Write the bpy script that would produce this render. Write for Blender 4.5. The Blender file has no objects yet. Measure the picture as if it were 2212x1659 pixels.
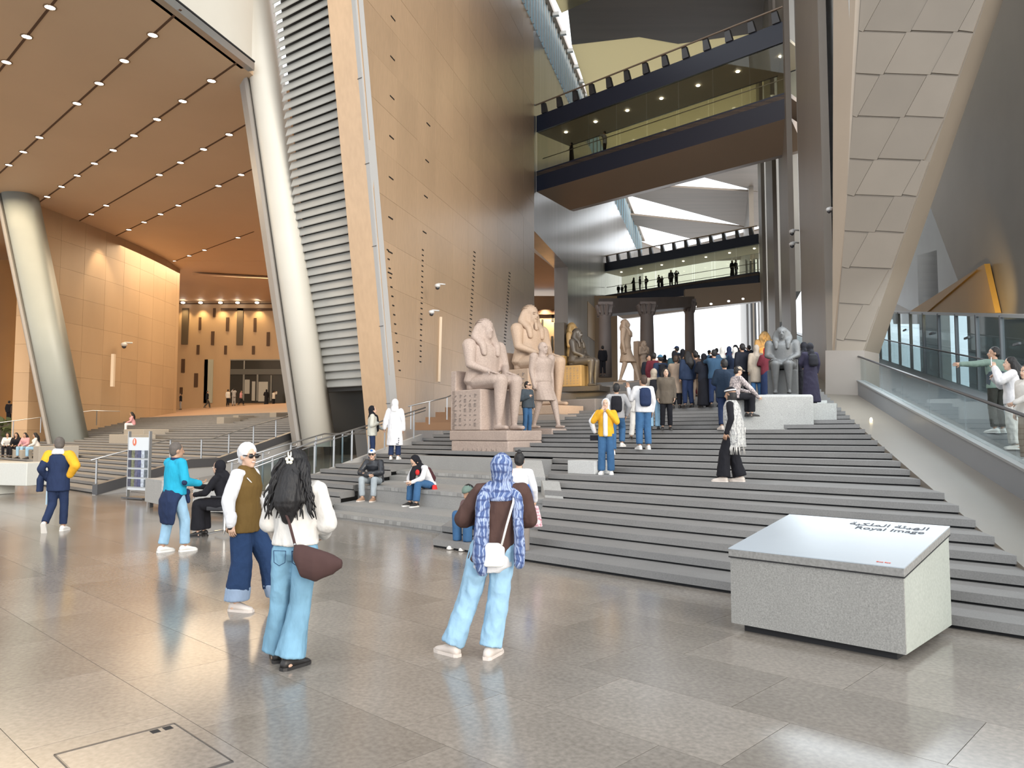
import bpy, bmesh, math, random
from mathutils import Vector, Matrix, noise as mnoise
random.seed(7)
SC = bpy.context.scene
COL = SC.collection

# ------------------------------------------------------------------ camera, world, lights, exposure
CW, CH, F = 2212.0, 1659.0, 1660.0
CXP, CYP = CW / 2, CH / 2
EYE = 1.80
PITCH = math.atan(107.5 / F)
cam_d = bpy.data.cameras.new('camera')
cam = bpy.data.objects.new('camera', cam_d)
COL.objects.link(cam)
cam.location = (0, 0, EYE)
cam.rotation_euler = (math.pi / 2 + PITCH, 0, 0)
cam_d.sensor_fit = 'HORIZONTAL'
cam_d.sensor_width = 36.0
cam_d.lens = F / CW * 36.0
cam_d.clip_start = 0.05
cam_d.clip_end = 600
SC.camera = cam

SC.view_settings.view_transform = 'Standard'
SC.view_settings.look = 'None'
SC.view_settings.gamma = 1.0
SC.view_settings.use_curve_mapping = False
SC.view_settings.exposure = 0.22

world = bpy.data.worlds.new('daylight')
SC.world = world
world.use_nodes = True
wb = world.node_tree.nodes['Background']
wb.inputs['Color'].default_value = (0.90, 0.95, 1.0, 1)
wb.inputs['Strength'].default_value = 1.9

def area_light(name, loc, target, size, energy, col=(1, 1, 1), sizey=None):
    d = bpy.data.lights.new(name, 'AREA')
    d.energy = energy
    d.color = col
    d.shape = 'RECTANGLE'
    d.size = size
    d.size_y = sizey or size
    o = bpy.data.objects.new(name, d)
    COL.objects.link(o)
    o.location = loc
    o.rotation_euler = (Vector(target) - Vector(loc)).to_track_quat('-Z', 'Y').to_euler()
    return o

def spot_light(name, loc, target, energy, col, angle=60, blend=0.7, radius=0.15):
    d = bpy.data.lights.new(name, 'SPOT')
    d.energy = energy
    d.color = col
    d.spot_size = math.radians(angle)
    d.spot_blend = blend
    d.shadow_soft_size = radius
    o = bpy.data.objects.new(name, d)
    COL.objects.link(o)
    o.location = loc
    o.rotation_euler = (Vector(target) - Vector(loc)).to_track_quat('-Z', 'Y').to_euler()
    return o

WARM = (1.0, 0.77, 0.50)
# hazy low sun through the open forecourt, from behind the camera on the right
sd = bpy.data.lights.new('sun', 'SUN')
sd.energy = 2.3
sd.angle = math.radians(28)
sd.color = (1.0, 0.90, 0.76)
so = bpy.data.objects.new('sun', sd)
COL.objects.link(so)
so.location = (30, -30, 30)
so.rotation_euler = Vector((-0.5, 0.8, -0.20)).to_track_quat('-Z', 'Y').to_euler()
# the hall's own downlights, gathered (rows of lamps in the ceiling of the left hall)
area_light('hall_lamps_near', (-30, 36, 16.4), (-30, 36, 0), 22, 6000, WARM, 20)
area_light('hall_lamps_far', (-25, 66, 16.2), (-25, 66, 0), 18, 5000, WARM, 16)

# area light added over the walkway to brighten bays behind the glass
area_light('walkway_fill', (14.2, 19.5, 7.6), (15.5, 19.5, 3), 3, 1000, (0.86, 0.95, 1.0), 16)

# ------------------------------------------------------------------ camera geometry -> world positions
_cp, _sp = math.cos(PITCH), math.sin(PITCH)
def ray(px, py):
    u = (px - CXP) / F
    v = (CYP - py) / F
    d = Vector((u, _cp - _sp * v, _sp + _cp * v))
    return d / d.y
def PD(px, py, D):                 # point of a picture position at depth D
    r = ray(px, py)
    return Vector((r.x * D, D, EYE + r.z * D))
def PZ(px, py, z=0.0):             # ... on a level plane
    r = ray(px, py)
    t = (z - EYE) / r.z
    return Vector((r.x * t, t, z))
def PP(px, py, p0, nrm):           # ... on any plane
    r = ray(px, py)
    o = Vector((0, 0, EYE))
    t = (Vector(p0) - o).dot(Vector(nrm)) / r.dot(Vector(nrm))
    return o + r * t

AX = Vector((0.263, 0.9648, 0)).normalized()      # long axis of the stair hall
BX = Vector((AX.y, -AX.x, 0))                     # to its right
DX = Vector((0.7208, -0.6931, 0)).normalized()    # along the steps, to the right
NX = Vector((-DX.y, DX.x, 0))                     # across the steps, upwards
UP = Vector((0, 0, 1))
EDGE0 = Vector((5.48, 8.45, 0))                   # right-hand edge of the stairs
RISE, TREAD, N0 = 0.119, 0.603, 8.08
KMAX = 36
def step_front(i):
    return N0 + (i - 1) * TREAD + (TREAD if i > 8 else 0)
def stair_z(p, kmax=KMAX):
    n = p.x * NX.x + p.y * NX.y
    k = 0
    for i in range(1, kmax + 1):
        if n >= step_front(i): k = i
        else: break
    return k * RISE
def cheek_z(s): return 0.42 + 0.16 * s
def on_edge(o, s, z=0.0):          # point at offset o right of the stair edge, s along the axis
    p = EDGE0 + BX * o + AX * s
    return Vector((p.x, p.y, z))
def on_stairs(px, py, lo=8.0, hi=70.0, kmax=KMAX):
    r = ray(px, py)
    D = lo
    while D < hi:
        p = Vector((r.x * D, D, EYE + r.z * D))
        z = stair_z(p, kmax)
        if p.z <= z + 1e-4:
            return Vector((p.x, p.y + 0.02, z))
        D += 0.02
    return PD(px, py, hi)

# ------------------------------------------------------------------ materials
MATS = {}
def M(name, col, rough=0.6, metal=0.0, var=0.0, scale=4.0, speck=0.0, sscale=60.0, bump=0.0, bscale=40.0, rand=0.0, spec=0.5, stretch=None, coat=0.0):
    if name in MATS: return MATS[name]
    m = bpy.data.materials.new(name)
    m.use_nodes = True
    nt = m.node_tree
    b = nt.nodes['Principled BSDF']
    b.inputs['Roughness'].default_value = rough
    b.inputs['Metallic'].default_value = metal
    b.inputs['Specular IOR Level'].default_value = spec
    if coat: b.inputs['Coat Weight'].default_value = coat
    c = (col[0], col[1], col[2], 1)
    b.inputs['Base Color'].default_value = c
    out = None
    if var or speck or bump:
        tc = nt.nodes.new('ShaderNodeTexCoord')
        src = tc.outputs['Object']
        if stretch:
            mp = nt.nodes.new('ShaderNodeMapping')
            mp.inputs['Scale'].default_value = stretch
            nt.links.new(src, mp.inputs['Vector'])
            src = mp.outputs['Vector']
    def hsv(prev, fac_socket, amount):
        mx = nt.nodes.new('ShaderNodeMix')
        mx.data_type = 'RGBA'
        mx.blend_type = 'MULTIPLY'
        mx.inputs['Factor'].default_value = 1.0
        mr = nt.nodes.new('ShaderNodeMapRange')
        mr.inputs['To Min'].default_value = 1 - amount
        mr.inputs['To Max'].default_value = 1 + amount
        nt.links.new(fac_socket, mr.inputs['Value'])
        nt.links.new(mr.outputs['Result'], mx.inputs[7])
        if prev is None: mx.inputs[6].default_value = c
        else: nt.links.new(prev, mx.inputs[6])
        return mx.outputs[2]
    if var:
        n1 = nt.nodes.new('ShaderNodeTexNoise')
        n1.inputs['Scale'].default_value = scale
        n1.inputs['Detail'].default_value = 5
        nt.links.new(src, n1.inputs['Vector'])
        out = hsv(out, n1.outputs['Fac'], var * 2)
    if speck:
        n2 = nt.nodes.new('ShaderNodeTexNoise')
        n2.inputs['Scale'].default_value = sscale
        n2.inputs['Detail'].default_value = 2
        nt.links.new(src, n2.inputs['Vector'])
        out = hsv(out, n2.outputs['Fac'], speck * 2)
    if rand:
        oi = nt.nodes.new('ShaderNodeObjectInfo')
        out = hsv(out, oi.outputs['Random'], rand)
    if out is not None: nt.links.new(out, b.inputs['Base Color'])
    if bump:
        n3 = nt.nodes.new('ShaderNodeTexNoise')
        n3.inputs['Scale'].default_value = bscale
        n3.inputs['Detail'].default_value = 3
        nt.links.new(src, n3.inputs['Vector'])
        bp = nt.nodes.new('ShaderNodeBump')
        bp.inputs['Strength'].default_value = bump
        bp.inputs['Distance'].default_value = 0.02
        nt.links.new(n3.outputs['Fac'], bp.inputs['Height'])
        nt.links.new(bp.outputs['Normal'], b.inputs['Normal'])
    MATS[name] = m
    return m
def emit(name, col, strength):
    if name in MATS: return MATS[name]
    m = bpy.data.materials.new(name)
    m.use_nodes = True
    nt = m.node_tree
    nt.nodes.remove(nt.nodes['Principled BSDF'])
    e = nt.nodes.new('ShaderNodeEmission')
    e.inputs['Color'].default_value = (*col, 1)
    e.inputs['Strength'].default_value = strength
    nt.links.new(e.outputs[0], nt.nodes['Material Output'].inputs['Surface'])
    MATS[name] = m
    return m
def glass(name, tint, gloss=0.12, rough=0.02):
    if name in MATS: return MATS[name]
    m = bpy.data.materials.new(name)
    m.use_nodes = True
    nt = m.node_tree
    nt.nodes.remove(nt.nodes['Principled BSDF'])
    t = nt.nodes.new('ShaderNodeBsdfTransparent')
    t.inputs['Color'].default_value = (*tint, 1)
    g = nt.nodes.new('ShaderNodeBsdfGlossy')
    g.inputs['Roughness'].default_value = rough
    lw = nt.nodes.new('ShaderNodeLayerWeight')
    lw.inputs['Blend'].default_value = 0.5
    pw = nt.nodes.new('ShaderNodeMath'); pw.operation = 'POWER'; pw.inputs[1].default_value = 3.0
    ml = nt.nodes.new('ShaderNodeMath'); ml.operation = 'MULTIPLY_ADD'; ml.inputs[1].default_value = gloss * 3.0; ml.inputs[2].default_value = 0.03
    nt.links.new(lw.outputs['Facing'], pw.inputs[0]); nt.links.new(pw.outputs[0], ml.inputs[0])
    mx = nt.nodes.new('ShaderNodeMixShader')
    nt.links.new(ml.outputs[0], mx.inputs['Fac'])
    nt.links.new(t.outputs[0], mx.inputs[1])
    nt.links.new(g.outputs[0], mx.inputs[2])
    nt.links.new(mx.outputs[0], nt.nodes['Material Output'].inputs['Surface'])
    MATS[name] = m
    return m
def fabric_roof(name, col):
    m = bpy.data.materials.new(name)
    m.use_nodes = True
    nt = m.node_tree
    nt.nodes.remove(nt.nodes['Principled BSDF'])
    t = nt.nodes.new('ShaderNodeBsdfTranslucent')
    t.inputs['Color'].default_value = (*col, 1)
    d = nt.nodes.new('ShaderNodeBsdfDiffuse')
    d.inputs['Color'].default_value = (*col, 1)
    mx = nt.nodes.new('ShaderNodeMixShader')
    mx.inputs['Fac'].default_value = 0.35
    nt.links.new(t.outputs[0], mx.inputs[1])
    nt.links.new(d.outputs[0], mx.inputs[2])
    nt.links.new(mx.outputs[0], nt.nodes['Material Output'].inputs['Surface'])
    return m

# ------------------------------------------------------------------ mesh building
class MB:
    def __init__(self):
        self.v, self.f, self.m = [], [], []
    def add(self, vs, fs, mat=0):
        b = len(self.v)
        self.v += [Vector(x) for x in vs]
        for f in fs:
            self.f.append([b + i for i in f])
            self.m.append(mat)
        return self
    def box(self, c, h, ux=(1, 0, 0), uy=(0, 1, 0), uz=(0, 0, 1), mat=0):
        c = Vector(c); X = Vector(ux) * h[0]; Y = Vector(uy) * h[1]; Z = Vector(uz) * h[2]
        vs = [c + X * i + Y * j + Z * k for i in (-1, 1) for j in (-1, 1) for k in (-1, 1)]
        return self.add(vs, [(0, 1, 3, 2), (4, 6, 7, 5), (0, 4, 5, 1), (2, 3, 7, 6), (0, 2, 6, 4), (1, 5, 7, 3)], mat)
    def prism(self, poly, vec, mat=0):
        n = len(poly); vec = Vector(vec)
        vs = [Vector(p) for p in poly] + [Vector(p) + vec for p in poly]
        fs = [tuple(range(n)), tuple(range(2 * n - 1, n - 1, -1))]
        fs += [(i, (i + 1) % n, n + (i + 1) % n, n + i) for i in range(n)]
        return self.add(vs, fs, mat)
    def loft(self, rings, mat=0, caps=True):
        n = len(rings[0]); vs = [p for r in rings for p in r]; fs = []
        for k in range(len(rings) - 1):
            for i in range(n):
                j = (i + 1) % n
                fs.append((k * n + i, k * n + j, (k + 1) * n + j, (k + 1) * n + i))
        if caps:
            fs.append(tuple(range(n - 1, -1, -1)))
            fs.append(tuple(range((len(rings) - 1) * n, len(rings) * n)))
        return self.add(vs, fs, mat)
    def tube(self, pts, r, seg=8, mat=0):
        pts = [Vector(p) for p in pts]
        rs = r if isinstance(r, (list, tuple)) else [r] * len(pts)
        rings = []
        t0 = (pts[1] - pts[0]).normalized()
        x = t0.orthogonal().normalized()
        for i, p in enumerate(pts):
            a = pts[max(i - 1, 0)]; b = pts[min(i + 1, len(pts) - 1)]
            t = (b - a).normalized()
            x = (x - t * x.dot(t)).normalized()
            y = t.cross(x)
            rings.append([p + (x * math.cos(2 * math.pi * k / seg) + y * math.sin(2 * math.pi * k / seg)) * rs[i] for k in range(seg)])
        return self.loft(rings, mat)
    def ball(self, c, r, seg=10, rn=6, mat=0, rot=None):
        c = Vector(c); r = Vector(r) if not isinstance(r, (int, float)) else Vector((r, r, r))
        rings = []
        for i in range(1, rn):
            th = math.pi * i / rn
            rg = []
            for k in range(seg):
                ph = 2 * math.pi * k / seg
                q = Vector((r.x * math.sin(th) * math.cos(ph), r.y * math.sin(th) * math.sin(ph), -r.z * math.cos(th)))
                rg.append(c + (rot @ q if rot else q))
            rings.append(rg)
        vs = [p for q in rings for p in q]
        n = seg; fs = []
        for k in range(len(rings) - 1):
            for i in range(n):
                j = (i + 1) % n
                fs.append((k * n + i, k * n + j, (k + 1) * n + j, (k + 1) * n + i))
        lo = Vector((0, 0, -r.z)); hi = Vector((0, 0, r.z))
        if rot: lo = rot @ lo; hi = rot @ hi
        vs += [c + lo, c + hi]
        L = len(vs)
        for i in range(n):
            j = (i + 1) % n
            fs.append((L - 2, j, i)); b = (len(rings) - 1) * n
            fs.append((L - 1, b + i, b + j))
        return self.add(vs, fs, mat)
    def mesh(self, name, org=Vector((0, 0, 0))):
        me = bpy.data.meshes.new(name)
        me.from_pydata([tuple(p - org) for p in self.v], [], self.f)
        for p, k in zip(me.polygons, self.m): p.material_index = k
        bm = bmesh.new(); bm.from_mesh(me)
        bmesh.ops.recalc_face_normals(bm, faces=bm.faces)
        bm.to_mesh(me); bm.free()
        return me
    def build(self, name, mats, parent=None, smooth=False, loc=None, bevel=0.0):
        org = Vector((0, 0, 0))
        local = Vector((0, 0, 0))
        if parent is not None: org = WLOC.get(parent.name, Vector((0, 0, 0))).copy()
        elif loc is not None: org = Vector(loc); local = Vector(loc)
        me = self.mesh(name, org)
        o = link(name, me, mats, parent, smooth)
        o.location = local
        WLOC[o.name] = org if parent is not None else local
        if bevel:
            b = o.modifiers.new('bevel', 'BEVEL'); b.width = bevel; b.segments = 2; b.limit_method = 'ANGLE'
        return o
WLOC = {}
def ordinal(k): return '%d%s' % (k, 'th' if 10 < k % 100 < 14 else {1: 'st', 2: 'nd', 3: 'rd'}.get(k % 10, 'th'))
def link(name, me, mats, parent=None, smooth=False):
    for m in (mats if isinstance(mats, (list, tuple)) else [mats]): me.materials.append(m)
    if smooth: me.polygons.foreach_set('use_smooth', [True] * len(me.polygons))
    o = bpy.data.objects.new(name, me)
    COL.objects.link(o)
    if parent is not None: o.parent = parent
    return o
def empty(name, loc, rz=0.0):
    o = bpy.data.objects.new(name, None)
    COL.objects.link(o)
    o.location = loc; o.rotation_euler = (0, 0, rz)
    WLOC[o.name] = Vector(loc)
    return o
def tag(o, label=None, cat=None, group=None, kind=None):
    if label: o['label'] = label
    if cat: o['category'] = cat
    if group: o['group'] = group
    if kind: o['kind'] = kind
    return o
def struct(o): o['kind'] = 'structure'; return o
def copy_tree(o, parent=None):
    c = o.copy(); COL.objects.link(c)
    if parent is not None: c.parent = parent
    for ch in o.children: copy_tree(ch, c)
    return c
def meet(c, q, v):                 # where the step line n.p = c crosses the line q + t v
    q = Vector(q); v = Vector(v)
    t = (c - (q.x * NX.x + q.y * NX.y)) / (v.x * NX.x + v.y * NX.y)
    return Vector((q.x + v.x * t, q.y + v.y * t, 0))
# ------------------------------------------------------------------ stone and metal
FLOORM = M('polished_floor_stone', (0.24, 0.215, 0.188), rough=0.17, var=0.12, scale=1.4, speck=0.20, sscale=28, rand=0.12, spec=0.45)
STEPM = M('stair_granite', (0.225, 0.22, 0.215), rough=0.6, var=0.06, scale=2, speck=0.12, sscale=70, rand=0.05, spec=.25)
DARKGAP = M('gap_shade_black_trim', (0.015, 0.015, 0.017), rough=0.8)  # shade of gaps and recesses put into the colour; also black edging
GRANITE = M('light_granite', (0.36, 0.36, 0.35), rough=0.55, var=0.05, scale=3, speck=0.22, sscale=55)
TANM = M('tan_limestone', (0.48, 0.335, 0.215), rough=0.34, var=0.07, scale=0.5, speck=0.05, sscale=8, rand=0.05, stretch=(1, 1, 0.25))
HALLM = M('hall_limestone', (0.39, 0.27, 0.165), rough=0.45, var=0.08, scale=0.4, rand=0.06, stretch=(1, 1, 0.3))
CEILM = M('hall_ceiling_plaster', (0.60, 0.44, 0.30), rough=0.6, var=0.05, scale=0.2)
CREAM = M('cream_concrete', (0.62, 0.60, 0.54), rough=0.5, var=0.04, scale=0.5)

PIERM = M('grey_pier_cladding', (0.46, 0.455, 0.44), rough=0.45, var=0.05, scale=0.6)
LOUVM = M('louvre_slat_metal', (0.42, 0.42, 0.40), rough=0.45, var=0.04, scale=1.5)
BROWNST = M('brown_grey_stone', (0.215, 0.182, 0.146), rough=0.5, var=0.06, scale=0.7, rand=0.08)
NAVY = M('navy_steel', (0.026, 0.032, 0.055), rough=0.35)
BRONZE = M('bronze_soffit', (0.30, 0.225, 0.165), rough=0.35, var=0.04, scale=0.4, metal=0.2)
STEEL = M('brushed_steel', (0.42, 0.42, 0.42), rough=0.3, metal=0.85)
STEELD = M('dark_steel', (0.10, 0.10, 0.105), rough=0.4, metal=0.5)
ROOFM = M('dark_timber_roof', (0.17, 0.135, 0.105), rough=0.6, var=0.12, scale=0.5, stretch=(0.2, 2, 1))
CURBM = M('slate_curb', (0.17, 0.18, 0.195), rough=0.35, var=0.05, scale=1)
CHEEKM = M('sloping_stone_cheek', (0.18, 0.158, 0.132), rough=0.4, var=0.1, scale=0.5)
WALKM = M('dark_walkway', (0.09, 0.095, 0.10), rough=0.35)
GLASS = glass('clear_glass', (0.86, 0.90, 0.90), 0.10)
GLASSB = glass('blue_grey_glass', (0.68, 0.76, 0.78), 0.15)
GLASSD = glass('bridge_glass', (0.80, 0.80, 0.74), 0.12)
WHITEF = fabric_roof('roof_fabric', (0.66, 0.60, 0.44))
WHITEF2 = fabric_roof('bright_roof_fabric', (0.97, 0.97, 0.95))
FROST = fabric_roof('clerestory_glass', (0.42, 0.52, 0.56))
LAMP = emit('lamp_glow', (1.0, 0.93, 0.80), 9.0)
LAMPW = emit('warm_lamp_glow', (1.0, 0.80, 0.45), 9.0)
BLACKM = M('black_opening', (0.012, 0.011, 0.010), rough=0.7)

# ------------------------------------------------------------------ floor with its slabs
fl = MB().box((-10, 30, -0.16), (70, 60, 0.15)).build('floor', FLOORM)
struct(fl)
TW, TL = 1.28, 0.86
tile_me = None
cnt = 0
for j in range(-2, 10):
    n_c = 1.31 + (j + 0.5) * TL - TL * 2
    if n_c + TL / 2 > N0 - 0.02: continue
    for i in range(-22, 18):
        d_c = (i + 0.5) * TW + (0.4 if j % 2 else 0)
        c = NX * n_c + DX * d_c
        if c.y < 3.2 or c.y > 22: continue
        px = c.x / c.y * F + CXP
        if px < -150 or px > 2350 or cnt >= 298: continue
        cnt += 1
        if tile_me is None:
            mb = MB()
            h = [Vector((x, y, 0)) for x, y in ((-TW / 2 + .002, -TL / 2 + .002), (TW / 2 - .002, -TL / 2 + .002), (TW / 2 - .002, TL / 2 - .002), (-TW / 2 + .002, TL / 2 - .002))]
            mb.prism(h, (0, 0, -0.012))
            tile_me = mb.mesh('tile'); tile_me.materials.append(FLOORM)
        o = bpy.data.objects.new('tile', tile_me); COL.objects.link(o)
        o.parent = fl
        o.location = c
        o.rotation_euler = (0, 0, math.atan2(DX.y, DX.x))

# access hatch in the floor
hp = [PZ(117, 1631), PZ(377, 1563), PZ(503, 1645)]
hp.append(hp[0] + hp[2] - hp[1])
hx = (hp[2] - hp[1]).normalized(); hy = (hp[1] - hp[0]).normalized(); hc = (hp[0] + hp[2]) / 2
lx = (hp[2] - hp[1]).length / 2; ly = (hp[1] - hp[0]).length / 2
hatch = tag(empty('floor_hatch', hc), 'square access hatch with thin dark metal edges, set flush in the floor', 'hatch')
MB().box(hc + Vector((0, 0, 0.0005)), (lx - .01, ly - .01, .001), hx, hy).build('hatch_lid', FLOORM, hatch)
fr = MB()
for s in (-1, 1):
    fr.box(hc + hy * ly * s, (lx, .004, .0025), hx, hy)
    fr.box(hc + hx * lx * s, (.011 if s < 0 else .013, ly, .0025), hx, hy)
fr.build('hatch_frame', STEELD, hatch)
for k in range(2):
    MB().box(hc - hx * (lx - .05) + hy * (ly - .06 - k * .075), (.028, .024, .0028), hx, hy).build('lifting_slot', DARKGAP, hatch)

# ------------------------------------------------------------------ the stairs, one slab per step
stairs = struct(empty('stairs', (0, 0, 0)))
LQ = Vector((-12.4, 23, 0))                # dark-capped ramp wall, along the axis
RQ, RV = Vector((-6.4, 19.2, 0)), Vector((0.457, 0.889, 0))   # right-hand railing of the ramp
def step(i, q1, v1, q2, v2, kmax, parent):
    c0 = step_front(i); zt = i * RISE; zb = zt - RISE
    c1 = step_front(i + 1) + 0.09
    if i == kmax: c1 = c0 + (60 if parent is stairs and kmax == KMAX else 0.8)
    def corner(c): return meet(c, q1, v1), meet(c, q2, v2)
    prof = [(c0, zt), (c0, zb + .026), (c0 + .05, zb + .026), (c0 + .05, zb - .03), (c1, zb - .03), (c1, zt)]
    L, R = [], []
    for c, z in prof:
        a, b = corner(c)
        L.append(a + UP * z); R.append(b + UP * z)
    mb = MB(); n = len(prof)
    fs = [tuple(range(n)), tuple(range(2 * n - 1, n - 1, -1))] + [(k, (k + 1) % n, n + (k + 1) % n, n + k) for k in range(n)]
    mb.add(L + R, fs)
    mb.m[2 + 1] = 1; mb.m[2 + 2] = 1  # recess faces under the nosing painted dark as shade
    return mb.build('step', [STEPM, DARKGAP], parent)
for i in range(1, KMAX + 1):
    if i <= 9:                     # the seating tiers interrupt the lower steps
        step(i, RQ, RV, (-4.1, 16.8, 0), AX, KMAX, stairs)
        step(i, (-1.25, 12.6, 0) if i <= 2 else (0.42, 12.6, 0), (0.09, 0.99, 0), EDGE0, AX, KMAX, stairs)
    else: step(i, RQ, RV, EDGE0, AX, KMAX, stairs)
hall_steps = struct(empty('stairs', (0, 0, 0)))
for i in range(1, 27):
    step(i, (-48, 40, 0), (0.0, 1, 0), LQ, AX, 26, hall_steps)
# sloping hall floor behind the last step
zc = 26 * RISE
c0 = step_front(26) + .5
pts = []
for c, z in ((c0, zc), (34.5, 4.45), (60, 4.5)):
    a = meet(c, (-48, 40, 0), (0, 1, 0)); b = meet(c, (-10.2, 33, 0), (AX.x, AX.y, 0))
    pts.append((a + UP * z, b + UP * z))
mb = MB()
for k in range(2):
    (a, b), (c, d) = pts[k], pts[k + 1]
    mb.prism([a, b, d, c], (0, 0, -.3))
struct(mb.build('floor_hall', M('hall_floor_stone', (0.34, 0.22, 0.15), rough=0.4, var=.08, scale=.5)))

# seating tiers beside the stairs, with a chiselled edge of small stones
TQ1, TQ2 = PZ(702, 1115), PZ(1100, 1172)
BENDM = M('chiselled_edge', (0.30, 0.295, 0.285), rough=0.8, rand=0.22)
TIERM = M('tier_granite', (0.285, 0.28, 0.27), rough=0.5, var=.06, scale=2, speck=.14, sscale=60)
tiers = struct(empty('stairs_seating', (0, 0, 0)))
def tier(c0, c1, z0, z1, band):
    ql = Vector((-4.1, 16.8, 0)); qr = Vector((0.42, 12.6, 0))
    A, B = meet(c0, ql, AX), meet(c0, qr, (0.09, 0.99, 0))
    C, D_ = meet(c1, qr, (0.09, 0.99, 0)), meet(c1, ql, AX)
    MB().prism([A + UP * z0, B + UP * z0, C + UP * z0, D_ + UP * z0], (0, 0, z1 - z0)).build('tier', TIERM, tiers)
    if band:
        L = (B - A).length; n = int(L / 0.13)
        me = MB().box((0, 0, 0), (.062, .012, .034)).mesh('stone'); me.materials.append(BENDM)
        for k in range(n):
            o = bpy.data.objects.new('stone', me); COL.objects.link(o); o.parent = tiers
            p = A + (B - A) * ((k + .5) / n)
            o.location = p + UP * (z1 - .05) - NX * (0.002 + random.uniform(0, .006))
            o.rotation_euler = (random.uniform(-.05, .05), 0, math.atan2(DX.y, DX.x) + random.uniform(-.04, .04))
tier(9.28, 12.4, -.02, RISE, True)
tier(9.68, 12.4, RISE, 2 * RISE, False)
tier(10.72, 13.0, 2 * RISE, 5 * RISE, True)
tier(12.3, 15.5, 5 * RISE, 6 * RISE, False)
tier(12.7, 15.5, 6 * RISE, 7 * RISE, True)
tier(13.7, 16.6, 7 * RISE, 10 * RISE, False)

# wedge-shaped end blocks between tiers and steps
def V3_(*a): return Vector(a)
def wedge(px, pyb, w, n_len, z0, zt, label):
    r = ray(px, pyb)
    p = PZ(px, pyb, z0)
    a = p - DX * w
    prof = [(0, z0), (0, z0 + .20), (n_len * .8, zt), (n_len, zt), (n_len, z0)]
    A = [a + V3_(-.03, 1, 0) * x + UP * (z - z0) for x, z in prof]
    o = MB().prism(A, DX * w).build('end_block', GRANITE, None, loc=p, bevel=.008)
    tag(o, label, 'stone block')
wedge(1219, 1107, .46, 1.2, 3 * RISE, 3 * RISE + .50, 'light granite wedge-shaped block at the seating end, the lower of two')
wedge(1178, 1052, .6, 1.3, 6 * RISE, 6 * RISE + .50, 'light granite wedge-shaped block behind another, at the seating end')
# low bench block on the landing
p = PZ(1225, 1022.5, 8 * RISE)
q = PZ(1268, 1023.5, 8 * RISE)
L = (q - p).length
o = MB().box(p + DX * L * .8 + NX * .3 + UP * .14, (L * .8, .28, .14), DX, NX).build('bench_block', M('pale_stone', (.52, .52, .51), rough=.6, speck=.15), None, loc=p, bevel=.008)
tag(o, 'long pale stone bench block low on the stair landing, left of the yellow jacket', 'stone block')

# ------------------------------------------------------------------ right-hand side: sloping cheek, curb, walkway, balustrades
def s_at(px, o):
    rr = (px - CXP) / F
    b = EDGE0 + BX * o
    return (rr * b.y - b.x) / (AX.x - rr * AX.y)
def slab_along(name, o0, o1, s0, s1, dz0, dz1, mat, parent=None, kind=True):
    A = [on_edge(o0, s0, cheek_z(s0) + dz0), on_edge(o1, s0, cheek_z(s0) + dz0), on_edge(o1, s1, cheek_z(s1) + dz0), on_edge(o0, s1, cheek_z(s1) + dz0)]
    o = MB().prism(A, (0, 0, dz1 - dz0)).build(name, mat, parent)
    if kind and parent is None: struct(o)
    return o
slab_along('wall_stair_cheek', 0.0, 1.02, -6, 24, -2.5, 0.0, CHEEKM)
slab_along('wall_curb', 1.0, 1.16, -6, 60, -2.5, 0.43, CURBM)
slab_along('trim_curb', 0.97, 1.19, -6, 60, 0.43, 0.47, M('curb_cap', (.24, .245, .25), rough=.4))
slab_along('floor_walkway', 1.16, 4.3, -6, 70, -2.5, 0.12, WALKM)
def balustrade(off, s0, s1, base, top, label, pw=2.4):
    root = tag(empty('glass_balustrade', on_edge(off, s0, cheek_z(s0))), label, 'balustrade')
    s = s0
    while s < s1 - .1:
        e = min(s + pw, s1)
        A = [on_edge(off, s + .02, cheek_z(s) + base), on_edge(off, e - .02, cheek_z(e) + base), on_edge(off, e - .02, cheek_z(e) + top - .06), on_edge(off, s + .02, cheek_z(s) + top - .06)]
        MB().prism(A, BX * .016).build('glass_pane', GLASS, root)
        s = e
    MB().tube([on_edge(off - .04, s0, cheek_z(s0) + top), on_edge(off - .04, s1, cheek_z(s1) + top)], .028).build('handrail', STEELD, root, True)
    return root
balustrade(1.08, -4, 46, .47, 1.2, 'near sloping glass balustrade with steel handrail on the curb beside the stairs')
balustrade(4.2, -2, 46, .12, 1.1, 'far sloping glass balustrade beyond the walkway with people')
# glass screen with mullions
scr = tag(empty('glass_screen', on_edge(4.5, 0, 2)), 'tall blue-grey glazed screen with mullions along the walkway', 'glass screen')
for k in range(18):
    s, e = 4 + k * 2.1, 4 + (k + 1) * 2.1
    A = [on_edge(4.5, s + .04, cheek_z(s) - .3), on_edge(4.5, e - .04, cheek_z(e) - .3), on_edge(4.5, e - .04, cheek_z(e) + 2.3), on_edge(4.5, s + .04, cheek_z(s) + 2.3)]
    MB().prism(A, BX * .02).build('glass_pane', GLASSB, scr)
    MB().box(on_edge(4.5, s, cheek_z(s) + 1.0), (.05, .05, 1.35), AX, BX).build('mullion', STEELD, scr)
    if k % 2 == 0: MB().box(on_edge(4.46, s + .9, cheek_z(s) + 1.75), (.22, .03, .03), AX, BX).build('glass_clamp', STEELD, scr)
A = [on_edge(4.46, 4, cheek_z(4) + 2.3), on_edge(4.56, 4, cheek_z(4) + 2.3), on_edge(4.56, 42, cheek_z(42) + 2.3), on_edge(4.46, 42, cheek_z(42) + 2.3)]
MB().prism(A, (0, 0, .1)).build('top_rail', STEEL, scr)

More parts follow.
